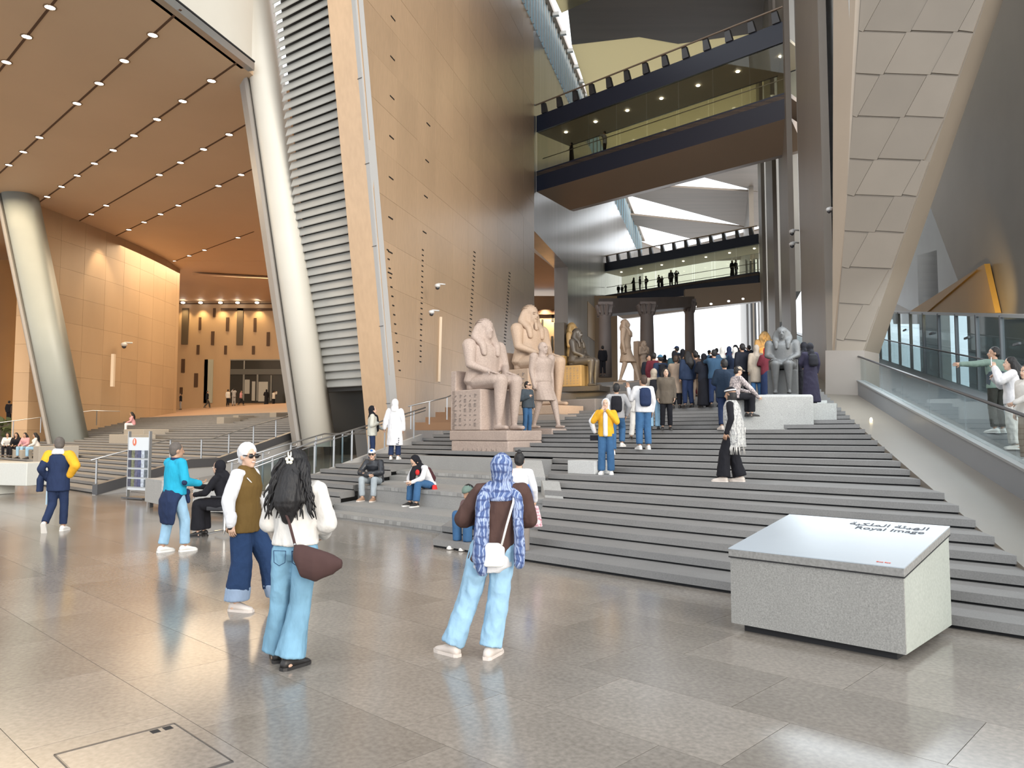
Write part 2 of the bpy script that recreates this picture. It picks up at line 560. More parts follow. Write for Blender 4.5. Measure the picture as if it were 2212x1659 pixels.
# outer wall behind the screen: solid bays with bright openings between, then folded stone facets above
ow = struct(empty('wall_right', (0, 0, 0)))
OWM = M('outer_wall_stone', (.30, .32, .33), rough=.4, var=.08, scale=.5)
for p0_, p1_ in ((2420, 2096), (2036, 1992)):
    s0, s1 = s_at(p0_, 8.2), s_at(p1_, 8.2)
    A = [on_edge(8.2, s0, -1), on_edge(8.2, s1, -1), on_edge(8.2, s1, cheek_z(s1) + 5.5), on_edge(8.2, s0, cheek_z(s0) + 5.5)]
    MB().prism(A, BX * .5).build('wall_bay', OWM, ow)
# facets
FACO = on_edge(7.2, 0, 0)
def fac(pts, off, mat, name='facet', dep=.6):
    base = on_edge(7.2 + off, 0, 0)
    return MB().prism([PP(x, y, base, BX) for x, y in pts], BX * dep).build(name, mat, ow)
GREYB = M('grey_folded_stone', (.31, .265, .21), rough=.4, var=.12, scale=.25)
GREYC = M('blue_grey_folded_stone', (.15, .165, .175), rough=.3, var=.2, scale=.3)
AMBERLIT = M('amber_lit_stone', (.58, .33, .07), rough=.4, var=.1, scale=.3)  # warm lamp glow on the facet put into its stone colour
fac([(2135, -120), (2420, -300), (2420, 690), (2150, 690)], 0.0, GREYB)
fac([(2135, -120), (2150, 690), (2082, 640), (1990, 395)], 0.02, GREYB)
fac([(1990, 395), (2082, 632), (1968, 672), (1905, 640)], 1.0, GREYC)
fac([(1860, 690), (1912, 590), (1955, 690)], 1.6, GREYC)
fac([(1905, 560), (1930, 540), (1990, 700), (1930, 700)], 1.4, GREYB)
fac([(1960, 676), (2126, 570), (2150, 676)], -0.25, AMBERLIT, dep=.2)
fac([(1966, 676), (2110, 583), (2000, 676)], -0.32, AMBERLIT, dep=.06)

p_ = on_edge(5.2, 20, 6.0)
spot_light('amber_facet_lamp', p_, PP(2100, 630, on_edge(7.0, 0, 0), BX), 380, (1, .72, .32), 80)
# big tilted pier with stone panels
PB = on_edge(0.6, 16.4, 0)
pier = tag(empty('leaning_pier', (PB.x, PB.y, 3.0)), 'huge brown-grey stone pier widening upwards, standing right of the stairs on a block', 'pier')
def pf(x, y, off=0.0): return PP(x, y, PB + NX * off, NX)
front = [pf(1868, 757), pf(2130, 0), pf(2330, -580), pf(1874, -580), pf(1858, 0), pf(1826, 480), pf(1803, 757)]
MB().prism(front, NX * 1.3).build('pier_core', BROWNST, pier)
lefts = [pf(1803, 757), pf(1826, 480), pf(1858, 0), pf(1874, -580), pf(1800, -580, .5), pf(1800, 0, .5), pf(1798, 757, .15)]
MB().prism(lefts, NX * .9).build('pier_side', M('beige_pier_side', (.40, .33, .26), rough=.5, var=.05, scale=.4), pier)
MB().prism([pf(1783, 757, -.15), pf(1867, 757, -.15), pf(1869, 880, -.15), pf(1783, 890, -.15)], NX * 1.3).build('pier_base', M('pier_base_stone', (.25, .22, .195), rough=.55, var=.05, scale=1), pier)
# cladding panels, each proud of the core; skewed courses as on the pier
yrow = -300
row = 0
def xl(y): return 1803 + (757 - y) * (55 / 757.)
def xr(y): return 1868 + (757 - y) * (262 / 757.)
while yrow < 745:
    h = 92 if yrow < 300 else 78
    x = xl(yrow) + 4 - (row % 2) * 50
    while x < xr(yrow):
        w = 102
        sk = -h * .52
        a, b = max(x, xl(yrow) + 3), min(x + w - 3, xr(yrow) - 4)
        c, d = min(max(x + w - 3 + sk, xl(yrow + h) + 3), xr(yrow + h) - 4), min(max(x + sk, xl(yrow + h) + 3), xr(yrow + h) - 4)
        if b - a > 8 and c - d > 4:
            dep = .03 + random.uniform(0, .02)
            t = 12 * ((a - xl(yrow)) / 300.)
            MB().prism([pf(a, yrow + 2), pf(b, yrow + 6), pf(c, yrow + h + 2), pf(d, yrow + h - 2)], NX * -dep).build('panel', BROWNST, pier)
        x += w
    yrow += h; row += 1

# row of piers further along the right-hand side
edges = [(1789, 1736), (1713, 1693), (1679, 1664), (1654, 1647)]
FINM = M('stone_fin', (.24, .21, .18), rough=.45, var=.06, scale=.4)
FINL = M('fin_reveal', (.42, .42, .41), rough=.45, var=.05, scale=.4)
lab = ['broad brown-grey wall pier left of the huge leaning one', 'second stone wall pier beyond the broad one, by the bridge end', 'third stone wall pier beyond the bridge end', 'narrow farthest stone wall pier by the bright opening']
for k, (p0, p1) in enumerate(edges):
    s0, s1 = s_at(p0, .6), s_at(p1, .6)
    zb = max(2.0, min(cheek_z(s0), 5.0) - 2)
    root = tag(empty('wall_pier', on_edge(.6, s0, zb)), lab[k], 'pier')
    lean = (s1 - s0) * .10
    A = [on_edge(.6, s0, zb), on_edge(.6, s1, zb), on_edge(.6, s1 - lean, 36), on_edge(.6, s0 - lean * .1, 36)]
    MB().prism(A, BX * .28).build('pier_shaft', FINM, root)
    # reveal closing the upper part of the gap behind it
    gap = edges[k + 1][0] if k + 1 < len(edges) else 1642
    g1 = s_at(gap, .6)
    A = [on_edge(1.2, s1 - lean, 10.4), on_edge(1.2, g1 + .5, 10.4), on_edge(1.2, g1 + .5, 36), on_edge(1.2, s1 - lean, 36)]
    MB().prism(A, BX * .5).build('pier_reveal', FINL, root)
s0 = s_at(1789, .6)
MB().prism([on_edge(1.1, s0 - 3.5, 7.0), on_edge(1.1, s0 + 3, 7.0), on_edge(1.1, s0 + 3, 36), on_edge(1.1, s0 - 3.5, 36)], BX * .4).build('pier_reveal', FINL, ow)
for k, p0 in enumerate((1640, 1632, 1624, 1615)):
    s0 = s_at(p0, .0); 
    MB().box(PD(p0, 700, 86 + k * .5), (.09, .09, 7.5)).build('window_mullion', STEELD, ow)
# solid wall far along the right, above the openings
A = [on_edge(.9, 95, 12), on_edge(.9, 150, 12), on_edge(.9, 150, 36), on_edge(.9, 95, 36)]
struct(MB().prism(A, BX * .6).build('wall_right_far', FINM))

# ------------------------------------------------------------------ left of the corridor: the great tan wall
TWQ = Vector((-4.1, 33, 0))
def tw(s, z, o=0.0):
    p = TWQ + AX * s - BX * o
    return Vector((p.x, p.y, z))
def tw_px(px, py): return PP(px, py, TWQ, BX)
def tw_s(px):
    rr = (px - CXP) / F
    return (rr * TWQ.y - TWQ.x) / (AX.x - rr * AX.y)
def edge_s(z): return -2.5 - 3.42 * (z - 2.5) / 14.8       # slanted left end of the wall
wl = struct(empty('wall_left', (0, 0, 0)))
S_OPEN0, S_OPEN1, S_END = tw_s(1154), tw_s(1228), 102.0
MB().prism([tw(edge_s(-1), -1), tw(S_OPEN0, -1), tw(S_OPEN0, 31.2), tw(edge_s(31.2), 31.2)], -BX * 1.2).build('wall_core', TANM, wl)
CORRM = M('polished_grey_stone', (.33, .32, .31), rough=.2, metal=.1, var=.12, scale=.35, stretch=(3, 3, .12), rand=.1)
MB().prism([tw(S_OPEN0, 16.2), tw(S_OPEN1, 16.2), tw(S_OPEN1, 31.2), tw(S_OPEN0, 31.2)], -BX * 1.2).build('wall_core', CORRM, wl)
MB().prism([tw(S_OPEN1, -1), tw(S_END, -1), tw(S_END, 31.2), tw(S_OPEN1, 31.2)], -BX * 1.2).build('wall_core', CORRM, wl)
# stone panels of the tan wall
PH = 1.75
sgrid = [-9, -6.8, -4.6, -2.4, -.2, 2.0, 4.4, 6.8, 9.4, 12.2, 15.2, 18.4, S_OPEN0]
for r in range(0, 17):
    z0, z1 = .6 + r * PH, .6 + (r + 1) * PH
    if z0 > 29.5: break
    for c in range(len(sgrid) - 1):
        s0, s1 = sgrid[c], sgrid[c + 1]
        e0, e1 = edge_s(z0), edge_s(z1)
        if s1 < max(e0, e1) + .1: continue
        A = [tw(max(s0, e0) + .003, z0 + .003), tw(s1 - .003, z0 + .003), tw(s1 - .003, z1 - .003), tw(max(s0, e1) + .003, z1 - .003)]
        MB().prism(A, BX * (.02 + random.uniform(0, .006))).build('panel', TANM, wl)
# narrow slots cut in two columns, and two ladders of slots lower down
slot = MB().box((0, 0, 0), (.22, .02, .024)).mesh('slot'); slot.materials.append(BLACKM)
def add_slot(px, py, L=1.0):
    p = tw_px(px, py)
    o = bpy.data.objects.new('slot', slot); COL.objects.link(o); o.parent = wl
    o.location = p + BX * .022
    o.rotation_euler = (0, 0, math.atan2(AX.y, AX.x)); o.scale = (L, 1, 1)
for y in (40, 126, 211, 297, 385, 471, 545, 590): add_slot(848 - y * .012, y, .95)
for y in (269, 348, 425, 502): add_slot(924 - (y - 269) * .035, y, .95)
for k in range(22): add_slot(912 - k * .25, 540 + k * 11.5, .42)
for k in range(30): add_slot(1024 - k * .5, 545 + k * 9.0, .75)
for k in range(32): add_slot(1100 - k * .5, 590 + k * 7.0, .9)
for k in range(14): add_slot(836 + k * 2, 540 + k * 20, .4)

# slim light-coloured post of the wall (rain channel)
for (x0, y0, x1, y1, nm) in ((950, 685, 946, 825, 'wall_strip'),):
    a, b = tw_px(x0, y0), tw_px(x1, y1)
    MB().tube([a + BX * .05, b + BX * .05], .07, 6).build(nm, M('pale_strip', (.75, .62, .48), rough=.5), wl)
# the side hall seen through the opening
sh = struct(empty('wall_side_hall', (0, 0, 0)))
bp0 = PD(1150, 700, 80)
MB().box((2.0, 80, 8), (9, .3, 8.2)).build('wall_core', HALLM, sh)
for (x, y0, y1, w) in ((1194, 675, 694, 5), (1193, 726, 757, 5), (1213, 700, 716, 4), (1172, 690, 712, 4), (1160, 720, 745, 4)):
    a = PD(x, y0, 79.68); b = PD(x, y1, 79.68)
    MB().box((a + b) / 2, (w * 80 / F / 2, .04, (a.z - b.z) / 2)).build('slit_window', BLACKM, sh)
MB().box(PD(1185, 675, 79.6), (3.4, .3, .25)).build('trim_lintel', M('dark_bronze', (.12, .06, .03), rough=.5), sh)
for x in (1178, 1210):
    p = PD(x, 664, 79.0)
    spot_light('side_hall_lamp', p + Vector((0, -.6, .2)), p + Vector((0, .9, -4)), 1500, WARM, 100)
for (x, y0, y1) in ((1281, 663, 735),):
    a = tw_px(x, y0); b = tw_px(x, y1)
    MB().prism([tw(tw_s(x - 11), b.z), tw(tw_s(x + 8), b.z), tw(tw_s(x + 8), a.z), tw(tw_s(x - 11), a.z)], BX * .06).build('doorway_panel', HALLM, wl)
# clerestory glazing on top of the left wall
cl = struct(empty('window_clerestory', (0, 0, 0)))
s = 14.0
while s < 100:
    w = .9 if s < 45 else 2.6
    A = [tw(s + .05, 31.2), tw(s + w - .05, 31.2), tw(s + w - .05, 35.2), tw(s + .05, 35.2)]
    MB().prism(A, -BX * .05).build('pane', FROST, cl)
    MB().box(tw(s, 33.2, -.06), (.05, .06, 2.0), AX, BX).build('mullion', PIERM, cl)
    s += w
MB().box(tw(57, 35.3, -.1), (45, .25, .18), AX, BX).build('top_rail', BRONZE, cl)
for k in range(12):
    MB().box(tw(18 + k * 3, 35.0, -.5), (.15, .25, .15), AX, BX).build('bracket', PIERM, cl)

# ------------------------------------------------------------------ louvred wall between the tan wall and the leaning column
EX = Vector((-0.8, 0.6, 0))
LV0 = Vector((-4.76, 30.6, 0))
lean = Vector((-0.92, -3.3, 0)) / 14.8            # shift per metre of height, like the slanted wall end
def lv(u, z, off=0.0):
    fn = Vector((-EX.y, EX.x, 0))
    p = LV0 + EX * u + lean * (z - 2.5) + fn * off
    return Vector((p.x, p.y, z))
lou = struct(empty('wall_louvre', (0, 0, 0)))
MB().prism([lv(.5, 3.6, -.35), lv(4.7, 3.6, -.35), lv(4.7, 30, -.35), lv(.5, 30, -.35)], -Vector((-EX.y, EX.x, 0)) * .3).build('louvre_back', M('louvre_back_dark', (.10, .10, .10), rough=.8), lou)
z = 3.75
while z < 28:
    A = [lv(.52, z, 0.06), lv(.52, z + .03, 0.07), lv(.52, z + .345, -.09), lv(.52, z + .315, -.11)]
    MB().prism(A, EX * 4.2).build('slat', LOUVM, lou)
    z += .33
A = [lv(-.02, -.5, .08), lv(.55, -.5, .08), lv(.55, 30, .08), lv(-.02, 30, .08)]
MB().prism(A, -Vector((-EX.y, EX.x, 0)) * .4).build('trim_edge', M('grey_trim', (.43, .43, .43), rough=.5), lou)
for k in range(9):
    MB().box(lv(.26, 3 + k * 3.0, .09), (.28, .006, .012), EX, Vector((-EX.y, EX.x, 0))).build('joint', STEELD, lou)
# a few lower slats by the trim and the dark recess below
for k in range(14):
    MB().prism([lv(.55, 1.5 + k * .33 - 2.2, .02), lv(.55, 1.62 + k * .33 - 2.2, .04), lv(.55, 1.75 + k * .33 - 2.2, -.2), lv(.55, 1.7 + k * .33 - 2.2, -.24)], EX * .95).build('slat', LOUVM, lou)
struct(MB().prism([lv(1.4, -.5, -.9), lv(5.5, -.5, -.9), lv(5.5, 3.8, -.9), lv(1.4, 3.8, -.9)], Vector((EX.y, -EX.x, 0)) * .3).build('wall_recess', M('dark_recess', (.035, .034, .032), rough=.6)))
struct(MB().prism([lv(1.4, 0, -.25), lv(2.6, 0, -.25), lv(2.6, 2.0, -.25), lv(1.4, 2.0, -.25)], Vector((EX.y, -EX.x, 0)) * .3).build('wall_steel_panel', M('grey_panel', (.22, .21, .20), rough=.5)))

# ------------------------------------------------------------------ leaning columns of the hall portal
def column(name, label, bl, br, tl, tr, D, ztop, mat_r, mat_l, flat):
    # straight column leaning over: rounded on the right, flat narrow faces on the left
    root = tag(empty(name, PD((bl[0] + br[0]) / 2, bl[1], D)), label, 'pillar')
    def lerp(a, b, y): t = (y - a[1]) / (b[1] - a[1]); return a[0] + (b[0] - a[0]) * t
    rings_f, rings_r, rings_e = [], [], []
    for y in ((bl[1] + 60, 500, 0, -600, -900) if ztop > 20 else (bl[1] + 40, 700, 500, tl[1])):
        xl_, xr_ = lerp(bl, tl, y), lerp(br, tr, y)
        P = lambda x, d: PD(x, y, D) + Vector((0, d, 0))
        w = (xr_ - xl_) * D / F
        xm = xl_ + (xr_ - xl_) * flat
        xe = xl_ + (xr_ - xl_) * (flat + .09)
        rings_f.append([P(xl_, .75), P(xm, 0.08), P(xm, 1.0), P(xl_, 1.1)])
        rings_e.append([P(xm, .08), P(xe, -.02), P(xe, .4), P(xm, .4)])
        rr = []
        N = 14
        for k in range(N + 1):
            th = math.pi * k / N
            cx_ = (xe + xr_) / 2; rx = (xr_ - xe) / 2
            rr.append(P(cx_ - rx * math.cos(th), 0.35 - .62 * math.sin(th)))
        rr += [P(xr_, 1.1), P(xe, 1.1)]
        rings_r.append(rr)
    MB().loft(rings_f).build('side_face', mat_l, root)
    MB().loft(rings_e).build('edge_trim', mat_l, root)
    MB().loft(rings_r).build('shaft', mat_r, root, True)
    return root
SIDEM = M('column_side_cladding', (.34, .32, .30), rough=.5, var=.05, scale=1)
c1 = column('leaning_column', 'leaning cream rounded column at the right of the hall portal', (612, 905), (697, 850), (499, 133), (578, 0), 31.5, 30, CREAM, SIDEM, .22)
c2 = column('leaning_column', 'leaning grey rounded column standing at the far left of the hall', (78, 925), (166, 925), (-28, 412), (64, 430), 47, 16.9, M('grey_column', (.30, .33, .32), rough=.45, var=.04, scale=.6), SIDEM, .18)

# ------------------------------------------------------------------ the left hall: ceiling, lamps, walls
CZ = 16.8
corner = PZ(508, 133, CZ)
ce = struct(empty('ceiling', (0, 0, 0)))
e0 = corner - AX * 30
MB().prism([e0 + Vector((0, 0, 0)), corner, corner + AX * 3, Vector((-5.0, 42, CZ)), Vector((14, 100, CZ)), Vector((-90, 100, CZ)), Vector((-90, 10, CZ))], (0, 0, .5)).build('ceiling_slab', CEILM, ce)
# fascia above the ceiling edge
A = [e0 + BX * .35, corner + AX * .6 + BX * .35, corner + AX * .6 + BX * .35 + UP * 14, e0 + BX * .35 + UP * 14]
struct(MB().prism(A, -BX * .5).build('wall_fascia', CREAM))
A = [e0 + BX * .42, corner + AX * .7 + BX * .42]
struct(MB().prism([A[0] - UP * .1, A[1] - UP * .1, A[1] + UP * .22, A[0] + UP * .22], -BX * .3).build('trim_fascia', STEEL))
struct(MB().prism([A[0] + UP * .24 + BX * .02, A[1] + UP * .24 + BX * .02, A[1] + UP * .30 + BX * .02, A[0] + UP * .30 + BX * .02], -BX * .3).build('trim_fascia_gap', DARKGAP))
# lamps in rows
lamp_me = None
rows = [(108, 15, 6, ()), (330, 75, 9, (4,)), (457, 174, 11, ()), (495, 290, 9, (4, 5)), (521, 377, 9, (2,)), (514, 513, 6, (1,)), (543, 589, 4, ()), (440, 617, 3, (1,))]
di = 0
for ri, (x, y, n, skip) in enumerate(rows):
    p0 = PZ(x, y, CZ)
    MB().box(p0 - DX * 15 - UP * .006, (17.5, .045, .01), DX, NX).build('seam', M('ceiling_seam', (.10, .05, .025), rough=.8), ce)
    for k in range(n):
        if k in skip: continue
        p = p0 - DX * 2.89 * k
        if p.x / p.y * F + CXP < -60: continue
        root = tag(empty('downlight', p), '%s round downlight from the right in the %s row of the brown hall ceiling' % (ordinal(k + 1), ['foremost', 'second', 'third', 'fourth', 'fifth', 'sixth', 'seventh', 'farthest'][ri]), 'ceiling lamp', 'downlights in the hall ceiling')
        if lamp_me is None:
            lm = MB(); N = 12
            lm.loft([[Vector((math.cos(6.2832 * q / N) * r, math.sin(6.2832 * q / N) * r, z)) for q in range(N)] for r, z in ((.22, 0), (.22, -.03), (.17, -.03), (.17, -.012))], caps=False)
            ring_me = lm.mesh('lamp_ring'); ring_me.materials.append(M('lamp_ring_metal', (.25, .16, .09), rough=.4))
            lm2 = MB().loft([[Vector((math.cos(6.2832 * q / N) * .17, math.sin(6.2832 * q / N) * .17, z)) for q in range(N)] for z in (-.008, -.016)])
            lamp_me = lm2.mesh('lamp_lens'); lamp_me.materials.append(LAMP)
        for nm, me in (('lamp_ring', ring_me), ('lamp_lens', lamp_me)):
            o = bpy.data.objects.new(nm, me); COL.objects.link(o); o.parent = root
# side wall of the hall (curving away behind the left column)
hw = struct(empty('wall_hall_side', (0, 0, 0)))
w0, w1 = Vector((-31.2, 49.5, 0)), Vector((-29.9, 67.8, 0))
prev = None
for k in range(9):
    t = k / 8
    p = w0.lerp(w1, t) + Vector((-1.0 * math.sin(math.pi * t), 0, 0)) * -.6
    if prev is not None:
        dv = (p - prev).normalized()
        for r in range(9):
            z0 = .2 + r * 1.85; z1 = min(z0 + 1.84, CZ)
            MB().prism([prev + UP * z0 + dv * .01, p + UP * z0 - dv * .01, p + UP * z1 - dv * .01, prev + UP * z1 + dv * .01], Vector((-1, 0, 0))).build('panel', HALLM, hw)
    prev = p.copy()
MB().box(w1 + Vector((-3.2, .3, 8.5)), (3.2, .3, 8.4)).build('wall_core', HALLM, hw)
MB().box(PD(244, 800, 54), (.10, .12, 1.15)).build('light_strip', M('pale_strip', (.75, .62, .48), rough=.5), hw)
for (x, y) in ((225, 550), (368, 590)):
    p = PD(x, y - 25, 56 if x < 300 else 66)
    spot_light('wall_washer', p + Vector((1.2, -.8, .8)), p + Vector((-.6, .2, -6)), 900, WARM, 60)
# far wall with slit windows and a glazed entrance
fw = struct(empty('wall_hall_far', (0, 0, 0)))
FD = 80.0
def fp(x, y, d=0.0): return PD(x, y, FD + d)
MB().box((-24, FD + .5, 9), (14, .5, 8.2)).build('wall_core', HALLM, fw)
SLM = M('slit_dark', (.06, .028, .012), rough=.6)
def slit(x0, y0, x1, y1, mat=SLM, name='slit_window', dep=.12):
    a, b = fp(x0, y0), fp(x1, y1)
    MB().box(((a.x + b.x) / 2, FD - .04, (a.z + b.z) / 2), (abs(b.x - a.x) / 2, .06, abs(a.z - b.z) / 2)).build(name, mat, fw)
def zz(x, y): return 360 + x / 6.38, 640 + y / 6.38
for (x0, y0, x1, y1) in ((62, 285, 100, 470), (448, 290, 475, 465), (645, 165, 675, 285), (823, 292, 858, 480), (1205, 300, 1238, 490), (618, 485, 655, 672), (1382, 495, 1420, 685), (38, 672, 78, 760), (418, 672, 452, 800), (798, 680, 830, 800), (1180, 685, 1215, 800), (208, 865, 250, 1052), (385, 1062, 430, 1250), (8, 1055, 45, 1245), (185, 1255, 220, 1350)):
    a, b = zz(x0, y0), zz(x1, y1)
    slit(a[0], a[1], b[0], b[1])
for (x0, y0, x1, y1) in ((218, 165, 295, 662), (975, 165, 1050, 672)):
    a, b = zz(x0, y0), zz(x1, y1)
    slit(a[0], a[1], b[0], b[1], M('tall_slot_glass', (.09, .07, .05), rough=.3), 'tall_window')
a, b = zz(750, 165), zz(1500, 198); slit(a[0], a[1], b[0], b[1], SLM, 'trim_beam')
a, b = zz(85, 95), zz(1500, 108); slit(a[0], a[1], b[0], b[1], SLM, 'trim_cornice')
a, b = zz(528, 872), zz(632, 1470); slit(a[0], a[1], b[0], b[1], M('pale_doorway', (.34, .35, .30), rough=.5), 'doorway')
a, b = zz(528, 872), zz(560, 1470); slit(a[0], a[1], b[0], b[1], M('doorway_jamb', (.22, .15, .08), rough=.5), 'doorway_jamb')
a, b = zz(885, 880), zz(1640, 1470); slit(a[0], a[1], b[0], b[1], M('entrance_glass', (.030, .032, .032), rough=.15), 'entrance_glazing')
for (x0, y0, x1, y1, c) in ((885, 1005, 1640, 1080, .08), (885, 872, 1640, 886, .2), (1070, 890, 1086, 1010, .2), (1250, 1080, 1266, 1440, .16), (1086, 1150, 1150, 1345, .30), (1185, 1175, 1225, 1440, .32), (1275, 1180, 1400, 1450, .34), (1060, 1080, 1076, 1440, .16), (1440, 1090, 1452, 1440, .16)):
    a, b = zz(x0, y0), zz(x1, y1)
    aa, bb = fp(a[0], a[1]), fp(b[0], b[1])
    MB().box(((aa.x + bb.x) / 2, FD - .16, (aa.z + bb.z) / 2), (abs(bb.x - aa.x) / 2, .04, abs(aa.z - bb.z) / 2)).build('entrance_frame', M('frame_grey_%d' % int(c * 100), (c, c * 1.02, c), rough=.4), fw)
for li, x in enumerate((395, 433, 476, 513, 555)):
    p = fp(x, 660, -.7)
    spot_light('cornice_lamp', p, p + Vector((0, .55, -2.2)), 420, (1, .72, .36), 95, 1.0)
    V3 = lambda *a: Vector(a)
    root = tag(empty('downlight', p + UP * .35), '%s downlight from the left along the top of the slit-windowed far wall' % ordinal(li + 1), 'ceiling lamp', 'lamps above the far hall wall')
    MB().ball(p + UP * .3, (.22, .2, .1)).build('lamp_lens', LAMP, root, True)
    MB().box(p + V3(0, .42, .38), (.04, .42, .04)).build('arm', STEELD, root)
# folded ceiling panels sloping down to the far wall
cf = [PZ(375, 572, CZ), PZ(430, 590, CZ), PZ(600, 655, CZ)]
mb = MB()
mb.prism([Vector((-31, 66, CZ - .02)), Vector((-8, 66, CZ - .02)), Vector((-8, 81, 15.55)), Vector((-38, 81, 15.55))], (0, 0, .2))
struct(mb.build('ceiling_far', CEILM))
struct(MB().prism([Vector((-29, 69, CZ - .6)), Vector((-15, 72, CZ - .75)), Vector((-26, 79, 15.6))], (0, 0, .15)).build('ceiling_fold', CEILM))
# orange wall at the far left
struct(MB().box((-50, 66, 8), (16, .4, 9)).build('wall_hall_left', M('amber_hall_stone', (.46, .22, .05), rough=.5, var=.1, scale=.3)))
struct(MB().box((-43.5, 60, 8), (2.2, .4, 9)).build('wall_hall_left_return', M('amber_hall_stone2', (.50, .27, .05), rough=.5, var=.1, scale=.3)))

# ------------------------------------------------------------------ roof over the corridor
rf = struct(empty('ceiling_roof', (0, 0, 0)))
RZ = 34.5
def roof(pts, mat, name, dz=0.0, th=.25):
    MB().prism([PZ(x, y, RZ + dz) for x, y in pts], (0, 0, th)).build(name, mat, rf)
roof([(1180, -420), (1900, -420), (1900, 40), (1700, 62), (1465, 95), (1380, 80), (1235, 97)], ROOFM, 'roof_panel')
roof([(1235, 97.5), (1380, 80.5), (1465, 95.5), (1700, 62.5), (1760, 60), (1700, 330), (1300, 330), (1262, 180)], WHITEF, 'roof_fabric', .1, .05)
roof([(1200, 0), (1276, 0), (1213, 28)], WHITEF, 'roof_fabric', -.1, .05)
roof([(1300, 330.5), (1700, 330.5), (1640, 414), (1521, 383.5), (1448, 403), (1344, 427)], ROOFM, 'roof_panel')
roof([(1344, 427), (1448, 404), (1640, 415), (1640, 489), (1619, 492), (1366, 424.5)], ROOFM, 'roof_panel')
roof([(1359.5, 463.6), (1619, 492), (1518, 516), (1505, 519), (1364, 484)], ROOFM, 'roof_panel')
roof([(1375, 521), (1440, 545), (1400, 560), (1390, 560)], ROOFM, 'roof_panel')
roof([(1440, 545), (1640, 497), (1640, 560), (1400, 570)], ROOFM, 'roof_panel')
# unseen roof slab over the forecourt, added to cut the top light
struct(MB().prism([Vector((-4, 8, 37)), Vector((60, 8, 37)), Vector((60, 46, 37)), Vector((-4, 46, 37))], (0, 0, .4)).build('ceiling_unseen_shade', ROOFM))

# ------------------------------------------------------------------ two glazed bridges
def bridge(px0, D0, px1, zb0, zg0, zg1, zt, label, nlamps, keel):
    x0 = (px0 - CXP) / F * D0
    P0 = Vector((x0, D0, 0))
    rr = (px1 - CXP) / F
    L = (rr * D0 - x0) / (DX.x - rr * DX.y)
    root = tag(empty('footbridge', P0 + UP * zb0), label, 'bridge')
    W = 3.6
    def bp(u, w, z): p = P0 + DX * u + NX * w; return Vector((p.x, p.y, z))
    def beam(name, mat, w0, w1, z0, z1, u0=0, u1=None):
        u1 = L if u1 is None else u1
        MB().prism([bp(u0, w0, z0), bp(u1, w0, z0), bp(u1, w1, z0), bp(u0, w1, z0)], (0, 0, z1 - z0)).build(name, mat, root)
    beam('lower_fascia', NAVY, 0, .2, zb0, zg0)
    beam('lower_fascia', NAVY, W, W + .2, zb0, zg0)
    beam('deck', BRONZE, 0, W, zg0 - .35, zg0 - .1)
    beam('upper_fascia', NAVY, 0, .2, zg1, zt)
    beam('upper_fascia', NAVY, W, W + .2, zg1, zt)
    beam('canopy_soffit', M('bridge_soffit', (.56, .49, .36), rough=.5), .2, W, zg1 - .02, zg1 + .15)
    n = 8
    for k in range(n):
        u0, u1 = L * k / n + .02, L * (k + 1) / n - .02
        for w in (.06, W + .1):
            MB().prism([bp(u0, w, zg0), bp(u1, w, zg0), bp(u1, w, zg1), bp(u0, w, zg1)], NX * .03).build('glass_pane', GLASSD, root)
    # inner handrails
    for w in (.35, W - .25):
        MB().tube([bp(.3, w, zg0 + .95), bp(L - .3, w, zg0 + .95)], .03, 6).build('handrail', STEEL, root)
    # keel below
    A = [bp(0, 0, zb0), bp(0, W + .2, zb0), bp(keel, W * .62, zb0 - 1.3), bp(keel, W * .5, zb0 - 1.3)]
    B = [bp(L, 0, zb0), bp(L, W + .2, zb0), bp(L, W * .62, zb0 - 1.3), bp(L, W * .5, zb0 - 1.3)]
    MB().loft([A, B]).build('keel_soffit', BRONZE, root)
    # roof-edge ladder
    MB().tube([bp(0, -.15, zt + .75), bp(L, -.15, zt + .75)], .06, 6).build('roof_rail', BRONZE, root)
    for k in range(13):
        u = L * (k + .4) / 13
        MB().prism([bp(u, -.1, zt), bp(u + .45, -.1, zt), bp(u + .25, -.1, zt + .75), bp(u - .05, -.1, zt + .75)], NX * .25).build('rail_bracket', STEELD, root)
    for k in range(nlamps):
        u = L * (k + .6) / nlamps
        MB().ball(bp(u, 1.4, zg1 - .05), (.13, .13, .05), 8, 4).build('lamp', LAMP, root, True)
    return bp, L
bpA, LA = bridge(1160, 54.5, 1722, 19.25, 20.75, 23.65, 24.85, 'nearer glazed footbridge with navy bands high across the stair hall', 7, 1.6)
bpB, LB = bridge(1304, 87.5, 1645, 16.3, 17.65, 20.4, 21.4, 'farther glazed footbridge with navy bands below the white roof gaps', 7, 1.5)
# wall under the second bridge with its lintel (frames the bright end openings)
# ------------------------------------------------------------------ figures: one continuous body, clothes as children
def V3(*a): return Vector(a)
def limb(mb, p0, p1, r0, r1, seg=10, fx=1.0, xdir=None):
    p0, p1 = Vector(p0), Vector(p1)
    d = (p1 - p0)
    L = d.length
    d = d.normalized() if L > 1e-6 else V3(0, 0, 1)
    x = Vector(xdir) if xdir is not None else d.orthogonal()
    x = (x - d * x.dot(d)).normalized()
    y = d.cross(x)
    st = [(p0 - d * r0 * .92, r0 * .38), (p0 - d * r0 * .6, r0 * .8), (p0, r0), (p0.lerp(p1, .5), (r0 + r1) / 2), (p1, r1), (p1 + d * r1 * .6, r1 * .8), (p1 + d * r1 * .92, r1 * .38)]
    rings = [[c + x * (math.cos(6.28318 * k / seg) * r * fx) + y * (math.sin(6.28318 * k / seg) * r) for k in range(seg)] for c, r in st]
    mb.loft(rings)
